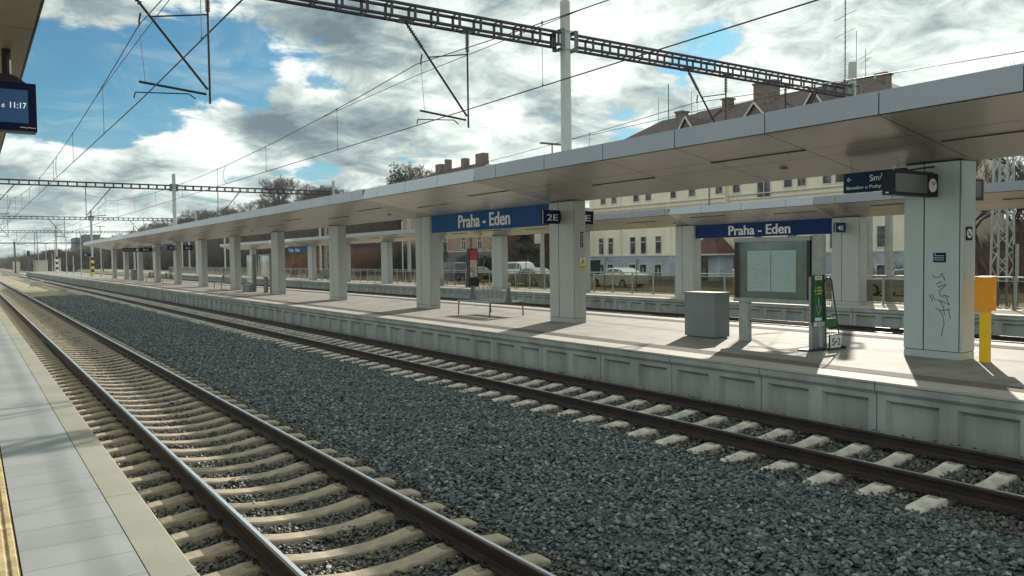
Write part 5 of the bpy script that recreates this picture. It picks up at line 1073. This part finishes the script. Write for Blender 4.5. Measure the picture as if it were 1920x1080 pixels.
# ------------------------------------------------------------ cars
def car(x, y, z, L_, label, body='car_white', van=False, cat='car', s=1):
    """car parked along Y; s=+1 nose towards +Y"""
    r0 = root('parked_car', (x, y, z), label, cat, 'cars parked along the road'); hw = .86
    if van: st = [(-2.0, .55, 1.05, 1.10), (-1.97, .35, 1.1, 1.72), (-1.85, .28, 1.1, 1.80), (.2, .25, 1.1, 1.84), (.75, .25, 1.08, 1.72), (1.25, .25, 1.02, 1.06), (1.9, .3, .92, .94), (2.1, .45, .7, .72)]
    else: st = [(-2.2, .5, .85, .86), (-2.15, .32, .96, .98), (-1.6, .25, 1.0, 1.04), (-.95, .22, 1.0, 1.38), (-.3, .22, 1.0, 1.44), (.35, .22, .98, 1.38), (1.05, .22, .95, .98), (1.9, .25, .82, .84), (2.2, .42, .62, .64)]
    mb = MB(); vs = []; fs = []; n = len(st); win = []
    for (t, zb, zm, zt) in st:
        yy = y+s*t*L_/4.4; th = .80 if zt > zm+.15 else .95
        e_ = .80 if t in (st[0][0], st[-1][0]) else 1
        for sx in (-1, 1):
            pass
        vs += [(x-hw*e_, yy, z+zb), (x-hw*e_, yy, z+zm*.62), (x-hw*.985*e_, yy, z+zm), (x-hw*th*e_, yy, z+zt-.03), (x-hw*th*.85*e_, yy, z+zt), (x+hw*th*.85*e_, yy, z+zt), (x+hw*th*e_, yy, z+zt-.03), (x+hw*.985*e_, yy, z+zm), (x+hw*e_, yy, z+zm*.62), (x+hw*e_, yy, z+zb)]
    m = 10
    for i in range(n-1):
        for k in range(m): fs.append((i*m+k, i*m+(k+1) % m, (i+1)*m+(k+1) % m, (i+1)*m+k))
    fs += [tuple(range(m)), tuple(range((n-1)*m, n*m))[::-1]]
    mb.add(vs, fs, body); mb.build('body', None, r0, smooth=False)
    # windows
    mb = MB(); top = [q for q in st if q[3] > q[2]+.15]
    for sx in (-1, 1):
        for i in range(len(st)-1):
            a, b = st[i], st[i+1]
            if a[3]-a[2] < .05 and b[3]-b[2] < .05: continue
            ya, yb = y+s*a[0]*L_/4.4, y+s*b[0]*L_/4.4; tha = .80 if a[3] > a[2]+.15 else .95; thb = .80 if b[3] > b[2]+.15 else .95
            f = lambda q, th, u: (x+sx*(hw*(.985+(th-.985)*u)+.012), z+q[2]+(q[3]-q[2]-.03)*u)
            u0, u1 = .12, .86; p0 = f(a, tha, u0); p1 = f(b, thb, u0); p2 = f(b, thb, u1); p3 = f(a, tha, u1); e_ = .05*s
            mb.add([(p0[0], ya+e_, p0[1]), (p1[0], yb-e_, p1[1]), (p2[0], yb-e_, p2[1]), (p3[0], ya+e_, p3[1])], [(0, 1, 2, 3)], 'window_glass')
    mb.build('window', None, r0, fix=False)
    for t in (-1.35, 1.38):
        for sx in (-1, 1):
            yy = y+s*t*L_/4.4; mb = MB(); mb.tube((x+sx*(hw-.2), yy, z+.31), (x+sx*(hw+.02), yy, z+.31), .32, 18, 'tyre'); q = mb.build('wheel', None, r0); mb = MB(); mb.tube((x+sx*(hw+.02), yy, z+.31), (x+sx*(hw+.035), yy, z+.31), .20, 12, 'car_silver'); mb.build('rim', None, q)
    mb = MB(); yy = y+s*2.16*L_/4.4; mb.box(x-.75, x-.45, yy-.04, yy+.04, z+.58, z+.72, 'white_text'); mb.build('headlight', None, r0); mb = MB(); mb.box(x+.45, x+.75, yy-.04, yy+.04, z+.58, z+.72, 'white_text'); mb.build('headlight', None, r0)
    return r0
car(38.8, 43.6, .10, 4.6, 'white saloon car seen through the glass railing left of the far platform column')
car(42, 60.3, .12, 4.2, 'white small van parked beside the dark conifer', van=True, cat='van', s=-1)
car(40, 64.8, .12, 4.4, 'dark teal car left of the small white van', 'car_teal', s=-1)
car(41, 70.2, .12, 4.5, 'dark estate car partly hidden behind a far platform column', 'car_dark', van=True, s=-1)
car(42, 75.5, .12, 4.5, 'dark green car below the pinkish house wall', 'car_teal', s=-1)
car(36.5, 51.0, .12, 4.5, 'silver car whose nose shows beside the column with the warning sign', 'car_silver')
car(40, 22.7, .12, 4.4, 'silver and black car behind the railing right of the 4E sign', 'car_silver')
car(52, 28.3, .12, 4.4, 'dark car parked near the barred windows', 'car_dark')
r0 = root('green_container', (50, 60.6, .1), 'dark green container at the left corner of the cream building', 'container'); mb = MB(); mb.box(50, 51.2, 60.1, 61.3, .1, 2.0, 'green_dark'); mb.build('body', None, r0); mb = MB(); mb.box(49.95, 51.25, 60.05, 61.35, 2.002, 2.1, 'white_box'); mb.build('lid', None, r0)
# leaning road fence posts
for k in range(9):
    y = 36+k*2.9; r0 = root('fence_post', (33.5, y, .1), 'thin dark cranked fence post between the railing and the road', 'post', 'cranked fence posts'); mb = MB(); mb.path([(33.5, y, .1), (33.5, y, 1.9), (33.5, y-.22, 2.2)], .03, 5, 'galv_dark'); mb.build('post', None, r0)

# ------------------------------------------------------------ trees
def bare_tree(seed, H=11, spread=.55, trunk_r=.20, maxd=6, fork=3, twig=.012):
    r_ = random.Random(seed); tr = MB(); cr_ = MB()
    def grow(p, d, l, r, dep):
        segs = 2 if dep < 3 else 1; q = p
        for i in range(segs):
            d = (d+Vector((r_.uniform(-1, 1), r_.uniform(-1, 1), r_.uniform(-.3, .6)))*.16).normalized(); e_ = q+d*l/segs
            ra = r*(1-.25*i/segs); rb = r*(1-.25*(i+1)/segs)
            (tr if dep < 2 else cr_).tube(q, e_, max(ra, twig), 6 if dep < 2 else (4 if dep < 4 else 3), 'bark' if dep < 4 else 'twig', r2=max(rb, twig*.7), cap=False); q = e_
        if dep >= maxd: return
        nb = fork if dep < maxd-1 else fork+1
        for k in range(nb):
            ax = Vector((r_.uniform(-1, 1), r_.uniform(-1, 1), r_.uniform(-.2, .5))).normalized(); dd = (d*(1-spread*.6)+ax*spread+Vector((0, 0, .12))).normalized()
            st = q if k < 2 else p.lerp(q, r_.uniform(.45, .9)); grow(st, dd, l*r_.uniform(.62, .84), r*r_.uniform(.55, .68), dep+1)
    grow(Vector((0, 0, 0)), Vector((0, 0, 1)), H*.27, trunk_r, 0)
    return tr, cr_
def tree_obj(seed, label, grp, loc, **k):
    r0 = root('bare_tree', (0, 0, 0), label, 'tree', grp); tr, c_ = bare_tree(seed, **k); tr.build('trunk', None, r0, fix=False); c_.build('crown', None, r0, fix=False); r0.location = loc; return r0
protos = [tree_obj(100+i, 'leafless brown tree in the wood on the hillside', 'bare trees of the hillside wood', (78+i*6, 150+i*9, 0), H=11+i % 3, spread=.58, maxd=6, fork=3, twig=.02) for i in range(4)]
for i, p_ in enumerate(protos): p_.location.z = terr(p_.location.x, p_.location.y)-.3
rt_ = random.Random(77)
spots = []
for k in range(120):
    y = 205+rt_.random()**1.3*330; x = rt_.uniform(68, 84)
    spots.append((x, y, rt_.uniform(.75, 1.1)))
for k in range(22):
    spots.append((rt_.uniform(66, 80), rt_.uniform(128, 200), rt_.uniform(.6, .8)))
for k in range(60):
    y = rt_.uniform(480, 1100); spots.append((rt_.uniform(62, 90), y, rt_.uniform(.9, 1.3)))
for k, (x, y, s_) in enumerate(spots): copy_tree(protos[k % 4], (x, y, terr(x, y)-.3), rz=rt_.uniform(0, 6.28), scale=s_)
big = tree_obj(501, 'tall spreading leafless tree whose crown stands clear above the island canopy', 'large bare trees', (72, 224, terr(72, 224)), H=19, spread=.52, trunk_r=.45, maxd=7, fork=3, twig=.022)
# trees beyond the right edge building
rr_ = tree_obj(601, 'leafless tree with clumped twigs at the right edge behind the lattice mast', 'bare trees at the right edge', (60, 28.6, terr(60, 28)-1), H=9.5, spread=.55, trunk_r=.18, maxd=7, fork=3, twig=.011)
copy_tree(rr_, (61.5, 27.2, terr(61, 27)-1), 'leafless tree directly behind the cross arm of the lattice mast', rz=2.0, scale=.9)
copy_tree(rr_, (58, 24.5, terr(58, 24)-1), 'tall leafless tree whose top twigs rise above the canopy at the right edge', rz=4.0, scale=1.32)
copy_tree(rr_, (52, 25.6, terr(52, 25)-.5), 'slender bare tree on the brown bank left of the lattice mast', rz=1.0, scale=.8)
copy_tree(rr_, (66, 28.0, terr(66, 28)-1), 'bare tree furthest up the brown bank at the right', rz=5.2, scale=.9)
# dark trees at far left horizon
lt = tree_obj(700, 'dark leafless tree in the row on the horizon at the far left', 'bare trees on the far left horizon', (26, 300, -.6), H=9, spread=.7, maxd=6, fork=3, twig=.05)
for k in range(60):
    y = rt_.uniform(260, 700); x = rt_.uniform(20, 40)+(y-230)*.03; copy_tree(lt, (x, y, -.6), rz=rt_.uniform(0, 6.28), scale=rt_.uniform(.7, 1.25))
# conifers / evergreen shrubs : many small leaf-clump faces
def leaf_cloud(mb, c, rad, n, sz, m, seed, shape='cone'):
    r_ = random.Random(seed)
    for _ in range(n):
        if shape == 'cone':
            u = r_.random()**.8; rr = rad[0]*(1-u)*(.55+.45*math.sin(u*40))+.12; a = r_.uniform(0, 6.283); q = rr*math.sqrt(r_.uniform(.25, 1)); p_ = Vector((c[0]+q*math.cos(a), c[1]+q*math.sin(a), c[2]+rad[2]*u-q*.25))
        else:
            d = Vector((r_.gauss(0, 1), r_.gauss(0, 1), r_.gauss(0, 1))).normalized(); d *= r_.uniform(.55, 1.0)*(1+.22*math.sin(d.x*9+seed)*math.cos(d.z*8+d.y*7)); p_ = Vector((c[0]+d.x*rad[0], c[1]+d.y*rad[1], c[2]+d.z*rad[2]))
        u_ = Vector((r_.gauss(0, 1), r_.gauss(0, 1), r_.gauss(0, 1))).normalized(); v_ = u_.orthogonal().normalized(); s_ = sz*r_.uniform(.5, 1.4)
        mb.add([p_+u_*s_, p_-u_*s_*.4+v_*s_*.5, p_-u_*s_*.5-v_*s_*.5], [(0, 1, 2)], m)
def evergreen(x, y, h, r, label, n, shape, sz=.22, seed=1, name='conifer', cat='tree'):
    z = terr(x, y); r0 = root(name, (x, y, z), label, cat, 'evergreens behind the far platform'); mb = MB(); mb.tube((x, y, z), (x, y, z+h*.8), .16, 7, 'bark', r2=.05); mb.build('trunk', None, r0)
    mb = MB()
    if shape == 'cone': leaf_cloud(mb, (x, y, z+h*.06), (r, r, h*.94), n, sz, 'needles', seed)
    else:
        r_ = random.Random(seed)
        for k in range(7): leaf_cloud(mb, (x+r_.uniform(-.5, .5)*r, y+r_.uniform(-.5, .5)*r, z+h*(.35+.35*r_.random())), (r*.55, r*.55, h*.33), n//7, sz, 'needles', seed+k, 'ball')
    mb.build('crown', None, r0, fix=False); return r0
evergreen(47.5, 67.6, 9.5, 3.6, 'broad dark conifer above the parked cars', 16000, 'cone', .16, 3)
evergreen(70, 140.5, 14.6, 3.3, 'dark conifer top poking above the canopy left of the chimneys', 7000, 'ball', .30, 5)
evergreen(52, 103, 4.6, 2.4, 'dark rounded evergreen bush in front of the pinkish house', 6000, 'ball', .13, 7, 'evergreen_bush', 'bush')
evergreen(52, 97.5, 4.0, 2.6, 'dark evergreen bush right of the thin white pole', 6000, 'ball', .13, 8, 'evergreen_bush', 'bush')
evergreen(50, 84, 3.0, 1.6, 'small dark bush beside the red poster case', 4000, 'ball', .12, 9, 'evergreen_bush', 'bush')
evergreen(50, 79.5, 2.6, 1.5, 'low dark bush just right of the red poster case', 4000, 'ball', .12, 10, 'evergreen_bush', 'bush')
evergreen(50, 91, 6.2, 1.5, 'tall dark shrub left of the grey house base', 5000, 'ball', .14, 11, 'evergreen_bush', 'bush')
# brush: a thicket of thin stems that nobody could count
def brush(name, n, fx, hgt, wd, m, seed, label):
    rg = np.random.default_rng(seed); V = []; x, y = fx(rg, n); z = np.array([terr(a, b) for a, b in zip(x, y)])-.1
    h = hgt*rg.uniform(.35, 1.0, n); dx = rg.normal(0, .34, n)*h; dy = rg.normal(0, .34, n)*h; a = rg.uniform(0, np.pi, n); z = z+rg.uniform(0, .5, n)*hgt*rg.random(n); w_ = wd*rg.uniform(.5, 1.3, n)
    P0 = np.stack([x-np.cos(a)*w_, y-np.sin(a)*w_, z], 1); P1 = np.stack([x+np.cos(a)*w_, y+np.sin(a)*w_, z], 1); P2 = np.stack([x+dx, y+dy, z+h], 1)
    V = np.stack([P0, P1, P2], 1).reshape(-1, 3).astype(np.float32); me = bpy.data.meshes.new(name); me.vertices.add(len(V)); me.loops.add(len(V)); me.polygons.add(n)
    me.vertices.foreach_set('co', V.ravel()); me.loops.foreach_set('vertex_index', np.arange(len(V), dtype=np.int32)); me.polygons.foreach_set('loop_start', np.arange(n, dtype=np.int32)*3); me.polygons.foreach_set('loop_total', np.full(n, 3, dtype=np.int32))
    me.materials.append(MT[m]); me.update(calc_edges=True); o = bpy.data.objects.new(name, me); COL.objects.link(o); return tag(o, label, 'brush', kind='stuff')
brush('hillside_brush', 90000, lambda g, n: (g.uniform(57, 84, n), 112+g.random(n)**1.3*430), 3.2, .05, 'twig', 1, 'brown leafless thicket covering the hillside behind the far platform')
brush('red_shrubs', 26000, lambda g, n: (50+g.normal(0, 3.0, n), g.uniform(104, 135, n)), 3.6, .045, 'twig_red', 2, 'reddish brown leafless shrubs beyond the far platform railing')
brush('red_shrubs', 22000, lambda g, n: (56+g.normal(0, 1.6, n), g.uniform(69, 80, n)), 6.0, .05, 'twig_red', 3, 'orange brown tangled shrub between the conifer and the cream building')
brush('dark_thicket', 40000, lambda g, n: (g.uniform(44, 60, n), g.uniform(135, 330, n)), 6.5, .08, 'bark', 4, 'dark thicket beyond the distant stretch of railing')
brush('bank_brush', 26000, lambda g, n: (g.uniform(47, 75, n), g.uniform(10, 29.6, n)), 1.5, .03, 'twig', 5, 'dry brown growth on the bank at the right edge')
brush('horizon_thicket', 40000, lambda g, n: (g.uniform(18, 60, n), g.uniform(300, 900, n)), 7.0, .14, 'bark', 6, 'dark thicket along the horizon at the far left')
brush('dry_grass', 16000, lambda g, n: (g.uniform(30.2, 43, n), g.uniform(6, 110, n)), .22, .02, 'dry_grass', 7, 'dry grass on the verge behind the glass railing')

# ------------------------------------------------------------ far end: masts, signals, white marker blocks
for k, (x, y, z1, lb) in enumerate(((13.9, 229, 10.0, 'dark lattice mast standing beyond the end of the island platform'), (13.9, 340, 11.5, 'faint lattice mast on the horizon left of the dark mast'), (8.5, 330, 11, 'most distant lattice mast at the left edge of the horizon'))):
    lattice(x, y, -.2, z1, .8, lb, 'truss' if k == 0 else 'galv_dark', arms=(k > 0))
r0 = root('catenary_gantry', (8, 240, 0), 'faint far gantry beam beyond the island platform end', 'gantry', 'overhead line gantries'); mb = MB(); mb.box(-3, 30, 239.8, 240.2, 7.5, 7.75, 'truss'); mb.build('truss_beam', None, r0); mb = MB(); mb.tube((30, 240, 0), (30, 240, 9), .16, 8, 'truss'); mb.tube((9.9, 240, -.2), (9.9, 240, 8), .16, 8, 'truss'); mb.build('pole', None, r0)
r0 = root('railway_signal', (12.2, 236, 0), 'dark signal head on a post just beyond the island platform end', 'signal'); mb = MB(); mb.tube((12.6, 236, -.2), (12.6, 236, 5.2), .1, 6, 'galv_dark'); mb.build('post', None, r0); mb = MB(); mb.box(12.3, 12.9, 235.8, 236, 4.2, 5.6, 'black'); mb.build('signal_head', None, r0)
for (x, y, s_, lb) in ((6.25, 104, .75, 'white concrete marker block between the tracks, nearest of the pair'), (6.4, 200, .9, 'smaller white marker block further down between the tracks')):
    r0 = root('marker_block', (x, y, -.2), lb, 'concrete block'); mb = MB(); mb.box(x-s_*.8, x+s_*.8, y-.5, y+.5, -.2, s_*.5, 'white_box'); mb.build('body', None, r0); mb = MB(); mb.box(x-s_*.9, x+s_*.9, y-.55, y+.55, -.2, -.12, 'white_box'); mb.build('base', None, r0)
for (x, y, w_, h, lb) in ((14.5, 246, 3.0, 3.2, 'pale cabin hut beyond the platform end railing'), (10.3, 262, 1.6, 3.0, 'small white equipment hut on the far left horizon'), (19.5, 250, 1.4, 3.6, 'narrow pale box standing among far posts')):
    r0 = root('equipment_hut', (x, y, 0), lb, 'hut'); mb = MB(); mb.box(x, x+w_, y, y+3, -.3, h, 'white_box'); mb.build('wall', None, r0); mb = MB(); mb.box(x-.2, x+w_+.2, y-.2, y+3.2, h, h+.2, 'galv_dark'); mb.build('roof', None, r0)
# striped protective wraps on two gantry poles and a marker board
for (x, y, z0, z1, pal, lb) in ((13.8, 120.8, .7, 3.1, ('warn_yellow', 'black'), 'yellow and black striped wrap around the foot of a distant mast'), (13.8, 173, .7, 3.6, ('white_text', 'black'), 'white and black striped wrap around the dark mast far down the platform')):
    r0 = root('striped_wrap', (x, y, z0), lb, 'marker'); mb = MB(); n = 6; m2 = MB()
    for k in range(n): z = z0+(z1-z0)*k/n; (mb if k % 2 else m2).tube((x, y, z), (x, y, z+(z1-z0)/n), .19, 12, pal[k % 2])
    mb.build('dark_band' if pal[1] == 'black' else 'band', None, r0); m2.build('light_band', None, r0)

# ------------------------------------------------------------ thin air haze
mb = MB(); mb.box(-400, 500, -60, 1150, -2, 60)
hz = bpy.data.materials.new('haze'); hz.use_nodes = True; t_ = hz.node_tree; t_.nodes.clear(); o_ = t_.nodes.new('ShaderNodeOutputMaterial'); v_ = t_.nodes.new('ShaderNodeVolumePrincipled')
v_.inputs['Density'].default_value = 0.00022; v_.inputs['Color'].default_value = (.80, .90, 1.0, 1); v_.inputs['Anisotropy'].default_value = 0.0
t_.links.new(v_.outputs[0], o_.inputs['Volume']); MT['haze'] = hz
tag(mb.build('haze', 'haze'), 'thin pale daytime haze filling the air of the whole scene', 'haze', kind='stuff')
